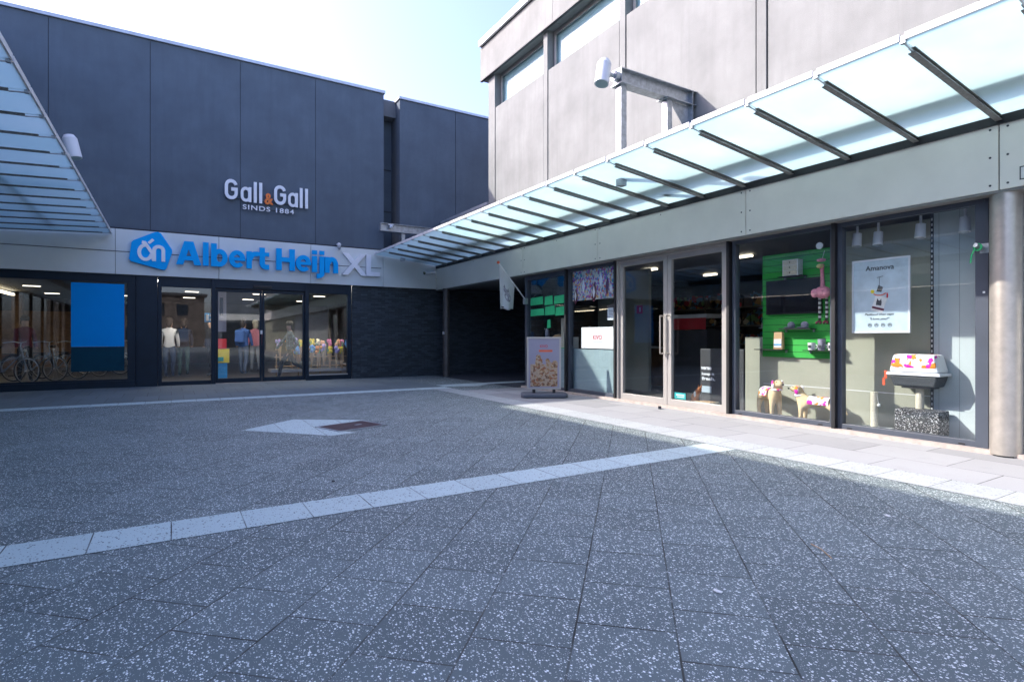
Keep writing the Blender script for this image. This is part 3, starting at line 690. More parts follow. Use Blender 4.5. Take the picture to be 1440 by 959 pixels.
# spotlights in the window
sp0 = thing('spotlight', 'white cylindrical spotlight under the ceiling inside the poster window, leftmost of four', 'spotlight', (0,0,0), 'spotlights inside the right shop window')
part('stem', MB().tube((0,0,.25),(0,0,.09),.014), 'white_plastic', sp0); part('head', MB().tube((0,0,.1),(-.02,0,-.06),.05,.055,seg=20), 'white_plastic', sp0, True); part('lens', MB().tube((-.02,0,-.061),(-.021,0,-.064),.045), 'galvanised', sp0)
for i, (x, y, z, lb) in enumerate(((7.5,3.83,2.42,None), (7.5,3.58,2.40,'white cylindrical spotlight above the upper left corner of the framed poster'), (7.5,3.12,2.42,'white cylindrical spotlight above the slotted rail beside the poster'), (7.5,2.69,2.42,'white cylindrical spotlight in front of the pale grooved panel'))):
    o = sp0 if i == 0 else dup(sp0, label=lb)
    o.location = (x, y, z)

# ------------------------------------------------ canopies
def canopy(label, xo, zo, xi, zi, ys, back, rk=1.0):
    c = thing('glass_canopy', label, 'canopy', ((xo+xi)/2, 8, 3.5)); n = 1 if xi > xo else -1
    L_ = abs(xi-xo); dz = (zi-zo)
    def pt(u, off=0): return (xo+n*u, zo+dz*u/L_+off)
    for y0, y1 in zip(ys, ys[1:]):
        mb = MB(); a = pt(0.02); b_ = pt(L_-.02); th = .012; q = random.uniform(-.002,.002)
        v = [(a[0],y0+.006,a[1]+q),(a[0],y1-.006,a[1]+q),(b_[0],y1-.006,b_[1]+q),(b_[0],y0+.006,b_[1]+q)]
        k = len(mb.v); mb.v += v+[(x,y,z+th) for x,y,z in v]
        mb.f += [(0,1,2,3),(7,6,5,4),(0,4,5,1),(1,5,6,2),(2,6,7,3),(3,7,4,0)]; mb.m += [0]*6
        part('glass_pane', mb, 'frosted_glass', c)
        mb = MB(); e0 = pt(0); e1 = pt(.018)
        mb.box(e0[0], e1[0], y0+.02, y1-.02, e0[1]-.012, e0[1]+.045); part('edge_trim', mb, 'trim_white', c)
    for y in ys[1:-1]:
        mb = MB(); a = pt(.17); b_ = pt(L_-.02)
        for (w_, h0, h1) in ((.026*rk, -.012, -.004), (.006, -.012, -.045*rk), (.028*rk, -.045*rk, -.053*rk)):
            k = len(mb.v)
            for (P_, ins) in ((a, 0), (b_, 0)):
                for yy in (y-w_, y+w_):
                    for h in (h0, h1): mb.v.append((P_[0], yy, P_[1]+h))
            mb.f += [tuple(k+i for i in f) for f in ((0,1,3,2),(4,6,7,5),(0,4,5,1),(2,3,7,6),(0,2,6,4),(1,5,7,3))]; mb.m += [0]*6
        r = part('rib', mb, 'rib_dark', c)
        mb = MB(); e = pt(.03); e2 = pt(.17); mb.tube((e[0],y,e[1]-.02),(e2[0],y,e2[1]-.03),.008,seg=6).box(min(e[0]-.02,e[0]+.015),max(e[0]-.02,e[0]+.015),y-.02,y+.02,e[1]-.03,e[1]+.03); part('edge_clamp', mb, 'galvanised', r)
    e = pt(L_-.02); part('wall_rail', MB().box(e[0], e[0]+n*.03, ys[0], ys[-1], e[1]-.09, e[1]+.03), 'black', c)
    if back:
        e = pt(1.25); part('shade_tray', MB().box(e[0]-.16, e[0]+.16, ys[0], ys[-1], e[1]+.16, e[1]+.2), 'galvanised', c)  # unseen tray added above the glass to cast its shade band
    else:
        e = pt(1.0); part('cable_tube', MB().tube((e[0],ys[0],e[1]+.10),(e[0],15.5,e[1]+.10),.035), 'galvanised', c)
    return c
sp = .7245
canopy('frosted glass canopy on grey ribs along the right shop front', 5.07, 3.62, 7.045, 3.40, [2.245+sp*k for k in range(-26, 19)]+[16.12], True)
canopy('blue-shaded frosted glass canopy reaching in from the left edge', -1.18, 3.62, -3.88, 3.50, [16.12-sp*(18-k)-.25 for k in range(-26, 19)]+[16.12], False, .55)

# beam brackets with floodlights
def bracket(label, x0, x1, y, zt, px, n=1, lamp=True):
    c = thing('floodlight_bracket', label, 'floodlight', (x1,y,3.6))
    mb = MB(); h = .23; w_ = .085
    mb.box(x0,x1,y-w_,y+w_,zt-.014,zt).box(x0,x1,y-w_,y+w_,zt-h,zt-h+.014).box(x0,x1,y-.006,y+.006,zt-h+.014,zt-.014); part('beam', mb, 'galvanised', c)
    mb = MB(); mb.box(x0-n*.012,x0,y-w_,y+w_,zt-h,zt); part('end_plate', mb, 'galvanised', c)
    for x in px:
        mb = MB(); mb.box(x-.055,x+.055,y-.055,y+.055,3.45,zt-h-.012); q = part('post', mb, 'galvanised', c)
        part('head_plate', MB().box(x-.1,x+.1,y-.12,y+.12,zt-h-.012,zt-h-.001), 'galvanised', q)
    xe = x1-n*.02
    mb = MB(); mb.box(xe-.09,xe-.075,y-.085,y+.085,3.4,zt-.02).box(xe+.06,xe+.075,y-.085,y+.085,3.4,zt-.02).box(xe-.075,xe+.06,y-.006,y+.006,3.4,zt-.02); part('wall_post', mb, 'galvanised', c)
    mb = MB(); K = Matrix(((n,0,0,xe-n*.09),(0,0,1,y-.006),(0,1,0,0),(0,0,0,1))); mb.prism([(0,zt-h-.01),(-.42,zt-h-.01),(0,zt-h-.5)], K, .012); part('gusset', mb, 'galvanised', c)
    if not lamp:
        part('small_camera', MB().ball((x0+.28,y-w_-.05,zt-.10),.05,.05,.06).box(x0+.20,x0+.36,y-w_-.06,y-w_,zt-.06,zt-.03), 'white_plastic', c, True)
        return c
    lx = x0-n*.30
    mb = MB(); mb.tube((x0-n*.012,y,zt-.12),(x0-n*.09,y,zt-.12),.075,seg=24).tube((x0-n*.09,y,zt-.12),(lx,y,zt-.12),.032); part('swivel', mb, 'galvanised', c, True)
    a = Vector((lx-n*.03,y-.01,zt-.30)); b_ = Vector((lx+n*.055,y+.02,zt+.07)); d = (b_-a).normalized()
    hd = part('lamp_head', MB().tube(a,b_-d*.06,.105,.105,seg=32).tube(b_-d*.06,b_,.105,.075,seg=32), 'white_plastic', c, True)
    part('lens', MB().tube(a-d*.004,a+d*.003,.088,seg=28), 'teal_panel', hd, True)
    return c
bracket('steel beam with white floodlight above the right canopy, against sunlit concrete', 5.68, 7.30, 6.30, 5.18, (5.74, 6.70))
bracket('shaded steel beam with small lamp behind the far tip of the right canopy', 5.17, 7.28, 15.85, 4.50, (5.85,), 1, False)
bracket('white floodlight peeping above the edge of the left canopy', -1.70, -3.9, 11.75, 4.47, (-2.4,), -1)

# ------------------------------------------------ left building opposite (closes the square)
q = thing('opposite_building', 'dark block along the left side carrying the left glass canopy', 'building', (-4,0,0))
part('upper_wall', MB().box(-4.6, -3.9, 0, 16.2, 3.3, 8.16), 'dark_render', q)
part('roof_slab', MB().box(-12, -4.6, 0, 16.2, 7.9, 8.15), 'joint_dark', q)
for y0 in range(0, 16, 4): part('fascia_panel', MB().box(-3.96, -3.89, y0+.01, min(y0+3.99,16.1), 2.66, 3.28), 'fascia_light', q)
part('end_wall', MB().box(-12, -3.92, -.2, 0, 0, 8.15), 'dark_render', q)
part('shopfront', MB().box(-4.2, -4.12, 0, 16.2, 0, 2.66), 'interior_wall', q)
for k, y0 in enumerate(range(0, 15, 2)):
    w_ = part('window', MB().box(-4.11,-4.0,y0,y0+.08,0,2.66).box(-4.11,-4.0,y0+.08,y0+2,0,.15), 'frame_navy', q); part('pane', MB().box(-4.05,-4.04,y0+.08,y0+2,.15,2.66), 'tinted_glass', w_)
q = thing('rear_shop_row', 'pale shop row continuing along the right side beyond the steel column', 'building', (7.3,-20,0))
part('cladding', MB().box(7.25, 7.32, -8, 2.12, 0, 2.64), 'metal_pale', q)
part('upper_wall', MB().box(UX, UX+.4, -22, -8.05, 3.3, 9.0), 'concrete_light', q); part('fascia_panel', MB().box(7.045, 7.12, -22, -8.05, 2.66, 3.3), 'fascia_beige', q)
part('roof_slab', MB().box(7.7, 16, -22, -8.05, 8.7, 8.9), 'joint_dark', q)
part('shopfront', MB().box(7.25, 7.32, -22, -8.05, 0, 2.66), 'olive_wall', q)
q = thing('sky_block', 'dark unseen block added behind the viewer on the right to cut sky reflections', 'building', (6,-24,0))  # added to keep bright sky out of the entrance glass
part('wall', MB().box(3.6, 12, -26, -24, 0, 7.5), 'dark_render', q); part('fascia_panel', MB().box(3.6, 7.0, -23.98, -23.9, 2.7, 3.3), 'fascia_light', q); part('window', MB().box(3.9, 6.8, -23.98, -23.95, .3, 2.5), 'frame_navy', q)
q = thing('far_house', 'plain brick house closing the square behind the viewer', 'building', (1,-46,0))
part('wall', MB().box(-6, 3.5, -48, -46, 0, 6.2), 'interior_wall', q); part('roof', MB().box(-6.3, 3.8, -48.3, -45.7, 6.2, 6.5), 'dark_grey', q)
for x in (-4.5,-2,.5):
    part('window', MB().box(x, x+1.2, -45.98, -45.95, 1.0, 2.4).box(x, x+1.2, -45.98, -45.95, 3.8, 5.2), 'frame_navy', q)

# ------------------------------------------------ flag and pavement sign
f = thing('shop_flag', 'pale grey flag with a kitten picture hanging beside the dark passage', 'flag', (7.2,11.2,2.05))
P0, P1 = Vector((7.22,11.22,2.06)), Vector((6.42,11.15,2.90))
part('pole', MB().tube(P0,P1,.014), 'white_plastic', f, True); part('finial', MB().ball(tuple(P1+Vector((-.01,0,.01))),.035), 'red_orange', f, True)
part('wall_socket', MB().box(7.16,7.24,11.17,11.27,1.98,2.12), 'galvanised', f)
mb = MB(); nx, nz = 12, 20
def fl(i, j):
    u = i/nx; tpt = P1.lerp(P0, .02+.56*u); zb = 1.84+.02*math.sin(u*9)
    z = tpt.z+(zb-tpt.z)*j/nz
    x = tpt.x+ (j/nz)*(.05*(1-u)-.03*u); y = tpt.y+.035*math.sin(u*8+.5*j/nz)*(j/nz)+.01
    return (x, y, z)
pts = [[fl(i, j) for j in range(nz+1)] for i in range(nx+1)]
for off in (0,):
    n0 = len(mb.v)
    for r in pts: mb.v += r
    for i in range(nx):
        for j in range(nz): mb.f.append((n0+i*(nz+1)+j, n0+(i+1)*(nz+1)+j, n0+(i+1)*(nz+1)+j+1, n0+i*(nz+1)+j+1)); mb.m.append(0)
cl = part('cloth', mb, 'flag_cloth', f, True); md = cl.modifiers.new('t','SOLIDIFY'); md.thickness = .003; 
def flp(u, v):  # point on cloth, slightly in front
    a = fl(u*nx, v*nz); return Vector((a[0], a[1]-.006, a[2]))
mb = MB()
for (cu_, cv, ru, rv) in ((.45,.50,.20,.07),(.55,.64,.24,.12)):
    nn = 14; ring = [flp(cu_+ru*math.cos(2*PI*k/nn), cv+rv*math.sin(2*PI*k/nn)) for k in range(nn)]; cc = flp(cu_, cv)+Vector((0,-.002*cu_,0))
    for k in range(nn): mb.quad(ring[k], ring[(k+1)%nn], cc)
for (cu_, cv) in ((.32,.40),(.55,.41)): mb.quad(flp(cu_-.07,cv+.05), flp(cu_+.07,cv+.05), flp(cu_,cv-.05))
part('kitten_picture', mb, 'cat_grey', cl)
mb = MB(); mb.quad(flp(.08,.94), flp(.7,.94), flp(.7,.97), flp(.08,.97)); part('caption_line', mb, 'dark_grey', cl)

a = thing('pavement_sign', 'white framed poster board on a grey rubber foot outside the pet shop', 'sign', (6.35,9.22,0))
RA = Matrix.Translation((6.35,9.22,0)) @ Matrix.Rotation(math.radians(-31.3),4,'Z')
FA = RA @ Matrix(((1,0,0,0),(0,0,-1,0),(0,1,0,0),(0,0,0,1)))
def rbox(mb, x0,x1,y0,y1,z0,z1): 
    mb.prism([(x0,z0),(x1,z0),(x1,z1),(x0,z1)], FA@Matrix.Translation((0,0,-y1)), y1-y0); return mb
mb = MB(); rbox(mb,-.34,-.305,-.025,.025,.16,1.2); rbox(mb,.305,.34,-.025,.025,.16,1.2); rbox(mb,-.305,.305,-.025,.025,1.165,1.2); rbox(mb,-.305,.305,-.025,.025,.16,.195); part('frame', mb, 'alu', a, bevel=.004)
mb = MB(); rbox(mb,-.305,.305,-.012,.012,.195,1.165); part('poster', mb, 'lilac', a)
mb = MB(); rbox(mb,-.27,.27,-.0145,-.0125,.215,.62); rbox(mb,-.27,.02,-.0145,-.0125,.62,.66); part('poster_picture', mb, 'food_print', a)
mb = MB()
for (x,z,rx,rz) in ((-.10,.70,.075,.11),(.10,.63,.07,.09),(.22,.66,.06,.08),(-.11,.80,.05,.05),(.07,.73,.045,.045)):
    mb.prism(arc(x,z,rx,0,342,19,rz), FA@Matrix.Translation((0,0,.0146+.0008*(1+len(mb.f)%7)*.3)), .0008)
part('poster_dogs', mb, 'food_print', a)
def ABt(x, z, d=.013): return FA @ Matrix.Translation((x, z, d))
text('poster_title', 'KIVO', 'red', ABt(-.075,.99), .15, .055, .002, a, off=.01)
mb = MB(); rbox(mb,-.10,.17,-.0150,-.0130,.905,.945); part('poster_banner', mb, 'red_orange', a)
mb = MB()
for x in (-.2,.2): rbox(mb, x-.03,x+.03,-.02,.02,.06,.16)
part('spring_post', mb, 'black', a)
mb = MB(); mb.prism([(-.46,-.17),(-.40,-.27),(.40,-.27),(.46,-.17),(.46,.17),(.40,.27),(-.40,.27),(-.46,.17)], RA@Matrix.Translation((0,0,.012)), .075); part('rubber_foot', mb, 'rubber_grey', a, bevel=.02)
part('wheel', MB().tube(RA@Vector((-.36,-.22,.035)), RA@Vector((-.28,-.22,.035)), .035), 'black', a, True)

# ------------------------------------------------ pet shop window contents
# framed poster
s = thing('framed_poster', 'white framed poster with printed title hanging in the rightmost window', 'poster', (7.34,3.48,1.25))
part('frame', MB().box(7.33,7.35,3.16,3.18,1.25,2.15).box(7.33,7.35,3.79,3.81,1.25,2.15).box(7.33,7.35,3.18,3.79,1.25,1.27).box(7.33,7.35,3.18,3.79,2.13,2.15), 'white_plastic', s)
part('sheet', MB().box(7.338,7.346,3.18,3.79,1.27,2.13), 'paper_blue', s)
K = lambda y, z: SHM(y, z, 7.337)
text('title', 'Amanova', 'dark_grey', K(3.65,2.01), .32, .062, .002, s, off=.012); 
text('slogan', 'Petfood that says', 'dark_grey', K(3.66,1.455), .33, .036, .002, s, off=.008, sh=.3); text('slogan', '"I love you!"', 'dark_grey', K(3.60,1.40), .22, .036, .002, s, off=.008, sh=.3)
mb = MB()
for i in range(4):
    stroke(mb, arc(0,0,.021,0,345,14), .004, K(3.60-.075*i,1.345), .002, True); stroke(mb, [(-.012,-.008),(0,.012),(.012,-.008)], .005, K(3.60-.075*i,1.345), .002)
part('icon_row', mb, 'dark_grey', s)
mb = MB(); stroke(mb, [(-.03,.10),(.04,.115)], .006, K(3.49,1.82), .002); stroke(mb, [(0,0),(0,.10)], .004, K(3.49,1.82), .0022); mb.prism([(-.035,-.045),(.02,-.055),(.04,.0),(-.01,.03)], K(3.49,1.80), .002); part('scale_drawing', mb, 'dark_grey', s)
mb = MB(); stroke(mb, arc(0,0,.08,215,330,8,.05), .012, K(3.49,1.755), .003); part('scale_pan', mb, 'red_orange', s)
part('orange_ball', MB().prism(arc(0,0,.022,0,340,17), K(3.57,1.755), .002), 'yellow', s)
mb = MB(); mb.prism([(-.09,-.08),(.04,-.12),(.10,.06),(-.03,.10)], K(3.50,1.61), .002); part('pack_drawing', mb, 'paper', s)
mb = MB(); mb.prism([(-.078,-.055),(.055,-.095),(.063,-.07),(-.07,-.03)], K(3.50,1.61), .0028); part('pack_stripe', mb, 'dark_red', s)
mb = MB(); mb.prism([(-.03,-.03),(.03,-.04),(.035,.0),(.03,.045),(.015,.02),(0,.025),(-.012,.05),(-.025,.01)], K(3.50,1.62), .0032); part('pack_animal', mb, 'dark_grey', s)
mb = MB(); mb.prism([(-.008,-.03),(.008,-.03),(.012,.0),(.005,.03),(-.006,.03)], K(3.405,1.70), .002); part('red_mark', mb, 'red', s)

# cat carrier on scratching post
cc = thing('cat_toilet', 'white and black pet box with pink and orange printed cloth over it', 'pet box', (7.47,3.12,.55))
def frustum(y0,y1,x0,x1,z0,z1,s0,s1):
    mb = MB(); cx_, cy_ = (x0+x1)/2, (y0+y1)/2; hx, hy_ = (x1-x0)/2, (y1-y0)/2
    for (z, k) in ((z0, s0), (z1, s1)):
        for sx_, sy_ in ((-1,-1),(1,-1),(1,1),(-1,1)): mb.v.append((cx_+sx_*hx*k, cy_+sy_*hy_*k, z))
    mb.f += [(3,2,1,0),(4,5,6,7),(0,1,5,4),(1,2,6,5),(2,3,7,6),(3,0,4,7)]; mb.m += [0]*6; return mb
part('tray', frustum(2.90,3.40,7.37,7.66,.62,.75,.86,1), 'litter_dark', cc, bevel=.02)
part('rim', frustum(2.87,3.43,7.355,7.665,.75,.785,1,.98), 'white_plastic', cc, bevel=.008)
part('hood', frustum(2.89,3.41,7.365,7.655,.785,.98,1,.84), 'white_plastic', cc, bevel=.03)
part('printed_cloth', frustum(2.905,3.40,7.356,7.66,.835,.998,.985,.86), 'print_pink', cc, bevel=.03)
part('ribbon', MB().box(7.36,7.365,3.42,3.45,.70,.80).box(7.36,7.365,3.44,3.47,.62,.71), 'red_orange', cc)
sc = thing('scratching_post', 'cream rope post on a black speckled box carrying the pet box', 'scratching post', (7.5,3.1,.05))
part('post', MB().tube((7.5,3.13,.36),(7.5,3.13,.62),.042,seg=20), 'cream_rope', sc, True); part('top_board', MB().box(7.40,7.62,2.98,3.28,.60,.618), 'black', sc)
patches('speckled', [(.5,.5,.5),(.3,.28,.26)], 110, (.015,.015,.017), .8)
part('base_box', MB().box(7.36,7.62,2.88,3.34,.056,.355), 'speckled', sc, bevel=.015)
so = thing('scratching_post', 'bare cream scratching post standing alone left of the speckled box', 'scratching post', (7.5,3.6,.05))
part('post', MB().tube((7.48,3.62,.08),(7.48,3.62,.52),.04,seg=20), 'cream_rope', so, True); part('base', MB().box(7.36,7.60,3.45,3.78,.056,.08), 'paper', so); part('toy_ball', MB().ball((7.46,3.555,.36),.02).tube((7.46,3.58,.5),(7.46,3.557,.37),.002,seg=5), 'paper', so)

# toy dogs
def dog(label, loc, rz, L_=.42, H=.30, bodyr=.075, look=1, long_=False, lm=''):
    t = thing('toy_dog', label, 'toy dog', (0,0,0), 'cream toy dogs in the shop window')
    hx = L_*.5; hz = H
    V = [(0,0,hz),( hx*.8,0,hz+.01),(-hx*.85,0,hz), (hx*.98,0,hz+.10),(hx*1.05,0,hz+.185),(hx*1.05+.065,0,hz+.17),(hx*1.05+.115,0,hz+.155),
         (-hx*1.0,0,hz+.02),(-hx*1.18,0,hz-.03),(-hx*1.38,0,hz-.12),
         (hx*.8,.055,hz-.08),(hx*.8,.058,.10),(hx*.82,.06,.02),(hx*.87,.06,.012),
         (hx*.8,-.055,hz-.08),(hx*.8,-.058,.10),(hx*.82,-.06,.02),(hx*.87,-.06,.012),
         (-hx*.85,.055,hz-.08),(-hx*.98,.058,.11),(-hx*.9,.06,.02),(-hx*.85,.06,.012),
         (-hx*.85,-.055,hz-.08),(-hx*.98,-.058,.11),(-hx*.9,-.06,.02),(-hx*.85,-.06,.012)]
    E = [(0,1),(0,2),(1,3),(3,4),(4,5),(5,6),(2,7),(7,8),(8,9),(1,10),(10,11),(11,12),(12,13),(1,14),(14,15),(15,16),(16,17),(2,18),(18,19),(19,20),(20,21),(2,22),(22,23),(23,24),(24,25)]
    R = [bodyr*.95,bodyr*1.15,bodyr,.055,.068,.045,.028,.025,.018,.01,.042,.03,.028,.022,.042,.03,.028,.022,.048,.03,.028,.022,.048,.03,.028,.022]
    skin('body', V, E, R, 'plush_cream', t)
    for sy in (-1,1):
        hc = Vector((hx*1.05-.01, sy*.068, hz+.16))
        part('ear', MB().ball(tuple(hc),.032,.014,.06,12,8), 'print_pink', t, True)
        part('eye', MB().ball((hx*1.05+.052, sy*.047, hz+.20),.008), 'black', t)
    part('nose', MB().ball((hx*1.05+.142,0,hz+.168),.013), 'black', t)
    mb = MB(); nn = 20; k = 9
    for i in range(k+1):
        x = -hx*.6+i*(hx*1.05)/k
        for j in range(nn+1):
            a_ = math.radians(-15+210*j/nn); mb.v.append((x, (bodyr+.016)*math.cos(a_), hz+.004+(bodyr+.018)*math.sin(a_)))
    for i in range(k):
        for j in range(nn): mb.f.append((i*(nn+1)+j,(i+1)*(nn+1)+j,(i+1)*(nn+1)+j+1,i*(nn+1)+j+1)); mb.m.append(0)
    part('printed_coat', mb, 'print_pink', t, True)
    part('neckerchief', MB().torus((hx*.97,0,hz+.085), .058, .017, 'z'), 'print_pink', t, True)
    t.location = loc; t.rotation_euler = (0,0,rz); return t
dog('larger cream toy dog in a printed coat, head turned towards the second dog', (7.50,5.06,.055), math.radians(-118), .42, .31, .088)
dog('smaller cream toy dog with a long body facing the larger dog, tail behind the mullion', (7.50,4.33,.055), math.radians(92), .54, .25, .066)

# flamingo
fl_ = thing('plush_flamingo', 'pink plush flamingo with striped dangling legs hanging in the shop window', 'plush toy', (7.48,4.28,1.4))
V = [(7.48,4.27,1.80),(7.48,4.265,1.92),(7.48,4.27,2.05),(7.48,4.275,2.16),(7.48,4.285,2.20)]
skin('body', [(7.48,4.26,1.78),(7.48,4.265,1.90),(7.48,4.27,2.0),(7.48,4.275,2.12),(7.48,4.285,2.19)], [(0,1),(1,2),(2,3),(3,4)], [.04,.03,.024,.026,.05], 'plush_pink', fl_)
part('skirt', MB().ball((7.48,4.265,1.80),.085,.105,.085), 'plush_pink', fl_, True); part('wing', MB().ball((7.42,4.34,1.79),.04,.05,.06).ball((7.42,4.19,1.79),.04,.05,.06), 'plush_pink', fl_, True)
part('beak', MB().ball((7.43,4.275,2.15),.04,.045,.03), 'beige_band', fl_, True); part('hair_tuft', MB().ball((7.48,4.285,2.235),.05,.06,.025), 'plush_pink', fl_, True)
for y in (4.305, 4.21):
    lg = part('leg', MB().tube((7.48,y,1.73),(7.48,y,1.43),.018), 'stripe_legs', fl_, True)
    part('foot', MB().ball((7.46,y,1.41),.035,.03,.018).ball((7.45,y+.025,1.395),.018).ball((7.45,y-.025,1.395),.018), 'dark_red', lg, True)
part('suction_hook', MB().tube((7.30,4.2,2.40),(7.285,4.2,2.40),.045).tube((7.48,4.24,2.36),(7.48,4.28,2.22),.003), 'white_plastic', fl_)
# tv
t = thing('tv_screen', 'wide dark switched-off screen mounted on the green slatted wall', 'screen', (7.6,4.78,1.77))
part('bezel', MB().box(7.60,7.65,4.36,5.19,1.53,2.03), 'black', t, bevel=.004); part('display', MB().box(7.597,7.5995,4.38,5.17,1.55,2.01), 'black_gloss', t)
# shelves & goods
def shelf(label, y0, y1, z):
    s = thing('display_shelf', label, 'shelf', (7.6,(y0+y1)/2,z), 'small black shelves on the green slatted wall')
    part('board', MB().box(7.50,7.652,y0,y1,z-.012,z), 'black', s); part('hook', MB().box(7.63,7.653,y0+.02,y0+.04,z-.05,z-.013).box(7.63,7.653,y1-.04,y1-.02,z-.05,z-.013), 'galvanised', s)
shelf('black shelf above the dark screen holding a cream drawer box', 4.58, 4.94, 2.07); shelf('black shelf under the dark screen holding grey slippers', 4.45, 4.92, 1.32)
shelf('black shelf at lower left of the green wall holding a paper bag', 4.86, 5.32, 1.02); shelf('black shelf at lower right of the green wall holding two mugs', 4.13, 4.56, 1.02)
d = thing('drawer_box', 'cream box with three small drawers on shelf above the screen', 'box', (7.58,4.75,2.07)); part('case', MB().box(7.52,7.64,4.64,4.87,2.072,2.30), 'paper', d)
for i in range(3):
    dr = part('drawer', MB().box(7.512,7.5195,4.655,4.855,2.08+.073*i,2.146+.073*i), 'cream_rope', d); part('knob', MB().ball((7.508,4.755,2.115+.073*i),.009), 'black', dr)
bg_ = thing('food_bag', 'brown paper food bag standing on the lower left shelf', 'bag', (7.57,4.96,1.02)); part('pouch', frustum(4.885,5.03,7.54,7.60,1.022,1.27,1,.9), 'kraft', bg_, bevel=.008); part('label_patch', MB().box(7.5345,7.5365,4.90,5.015,1.05,1.17), 'paper', bg_); part('blue_strip', MB().box(7.5325,7.534,4.90,5.015,1.08,1.10), 'light_blue_sign', bg_)
for i, (y, lb) in enumerate(((4.80,'grey plush slipper at the left of the middle shelf'), (4.60,'grey plush slipper at the right of the middle shelf'))):
    s = thing('plush_slipper', lb, 'slipper', (7.57,y,1.32), 'grey slippers on the middle shelf'); part('sole', MB().ball((7.57,y,1.335),.035,.09,.014), 'cloth_grey', s, True); part('upper', MB().ball((7.57,y-.03,1.37),.04,.055,.05), 'cat_grey', s, True)
for (y, m_, lb) in ((4.47,'paper','white printed mug on the lower right shelf, left one'), (4.33,'cat_grey','dark patterned mug in the middle of the lower right shelf'), (4.19,'paper','white mug on the lower right shelf, nearest the mullion')):
    s = thing('mug', lb, 'mug', (7.57,y,1.02), 'mugs on the lower right shelf'); h = .10 if m_ == 'paper' else .15
    part('cup', MB().lathe([(.001,0),(.045,0),(.05,h),(.044,h),(.04,.01)], (7.57,y,1.023)), m_, s, True); part('handle', MB().torus((7.57,y-.055,1.07),.025,.007,'x',14,5), m_, s, True); part('print', MB().box(7.517,7.519,y-.02,y+.02,1.05,1.09), 'dark_grey', s)
# banner, notices in windows one and two
b_ = thing('printed_banner', 'colourful surfboard-patterned banner across the top of a shop window', 'banner', (7.31,8.85,2.3)); part('sheet', MB().box(7.30,7.308,8.14,9.56,1.96,2.62), 'banner_print', b_)
mb = MB()
for (y,z,h,w_) in ((9.42,1.88,.36,.075),(8.82,1.90,.42,.09),(8.42,2.02,.36,.06)):
    mb.prism([(0,0),(w_*.8,h*.25),(w_,h*.6),(w_*.3,h),(-w_*.6,h*.65),(-w_*.7,h*.25)], SHM(y,z,7.2985), .002)
part('surfboard_print', mb, 'dark_red', b_)
mb = MB()
for (y,z,h,w_) in ((9.42,1.95,.22,.035),(8.82,1.98,.26,.045),(9.15,2.1,.3,.05),(8.6,2.2,.3,.05),(8.3,2.05,.2,.04)): mb.prism([(0,0),(w_,h*.5),(0,h),(-w_,h*.5)], SHM(y,z,7.2960), .0015)
part('surfboard_motif', mb, 'sign_white', b_)
k_ = thing('brand_panel', 'white panel with red capital letters low in the window beside the door', 'sign', (7.33,8.75,.97)); part('panel', MB().box(7.315,7.33,8.15,9.24,.97,1.40), 'sign_white', k_); text('lettering', 'KIVO', 'red', SHM(8.86,1.15,7.314), .27, .09, .002, k_, off=.012)
part('caption_line', MB().box(7.312,7.3145,8.56,8.90,1.105,1.113), 'cloth_grey', k_); part('clip', MB().box(7.312,7.3145,8.25,8.27,1.38,1.42).box(7.312,7.3145,8.95,8.97,1.38,1.42).box(7.312,7.3145,8.55,8.57,.95,.99).box(7.312,7.3145,9.12,9.14,.95,.99), 'galvanised', k_)
h_ = thing('opening_hours_notice', 'small pale notice with dark heading on the glass beside the door', 'notice', (7.26,8.25,1.53)); part('sheet', MB().box(7.262,7.266,8.17,8.36,1.53,1.80), 'paper_blue', h_); part('heading', MB().box(7.2595,7.2615,8.17,8.36,1.765,1.83), 'dark_grey', h_)
mb = MB()
for i in range(7): mb.box(7.2595,7.2615,8.20,8.33,1.56+i*.028,1.566+i*.028)
part('text_lines', mb, 'dark_grey', h_)
g_ = thing('green_window_lettering', 'band of green painted lettering across the farthest shop window', 'window lettering', (7.26,10.4,1.9))
for (z0,z1,y0,y1) in ((1.93,2.12,9.72,10.15),(1.92,2.13,10.20,10.52),(1.94,2.13,10.58,11.10),(1.67,1.87,9.72,10.10),(1.69,1.90,10.12,10.5),(1.69,1.86,10.53,11.10),(1.40,1.60,10.28,10.42)):
    mb = MB()
    mb.prism([(0,0),(y1-y0,.01),(y1-y0-.01,z1-z0),(.015,z1-z0-.015)], SHM(y1,z0,7.266), .004); part('painted_word', mb, 'tape_green', g_)
# figures in the farthest window
mk = thing('plush_meerkat', 'small upright plush animal in the farthest window behind the sign', 'plush toy', (7.55,10.95,.95)); skin('body', [(7.5,10.75,1.0),(7.5,10.75,1.2),(7.5,10.75,1.36),(7.46,10.76,1.38)], [(0,1),(1,2),(2,3)], [.06,.055,.06,.03], 'cat_grey', mk); part('ear', MB().ball((7.5,10.71,1.41),.02).ball((7.5,10.79,1.41),.02), 'black', mk); part('eye', MB().ball((7.45,10.72,1.39),.012).ball((7.45,10.78,1.39),.012), 'paper', mk)
bs = thing('wicker_bed', 'round wicker pet bed in the farthest window', 'pet bed', (7.55,10.45,.95)); part('shell', MB().lathe([(.2,0),(.23,.1),(.2,.22),(.1,.30),(.001,.32)], (7.6,10.42,.95)), 'kraft', bs, True); part('opening', MB().ball((7.42,10.42,1.07),.05,.09,.07), 'black', bs, True)
ps = thing('scratching_post', 'tall pale scratching post in the farthest window under green lettering', 'scratching post', (7.55,10.12,.9)); part('post', MB().tube((7.5,10.1,.95),(7.5,10.1,1.62),.065,seg=20), 'cream_rope', ps, True); part('base', MB().box(7.4,7.62,9.9,10.3,.94,.965), 'tape_green', ps)
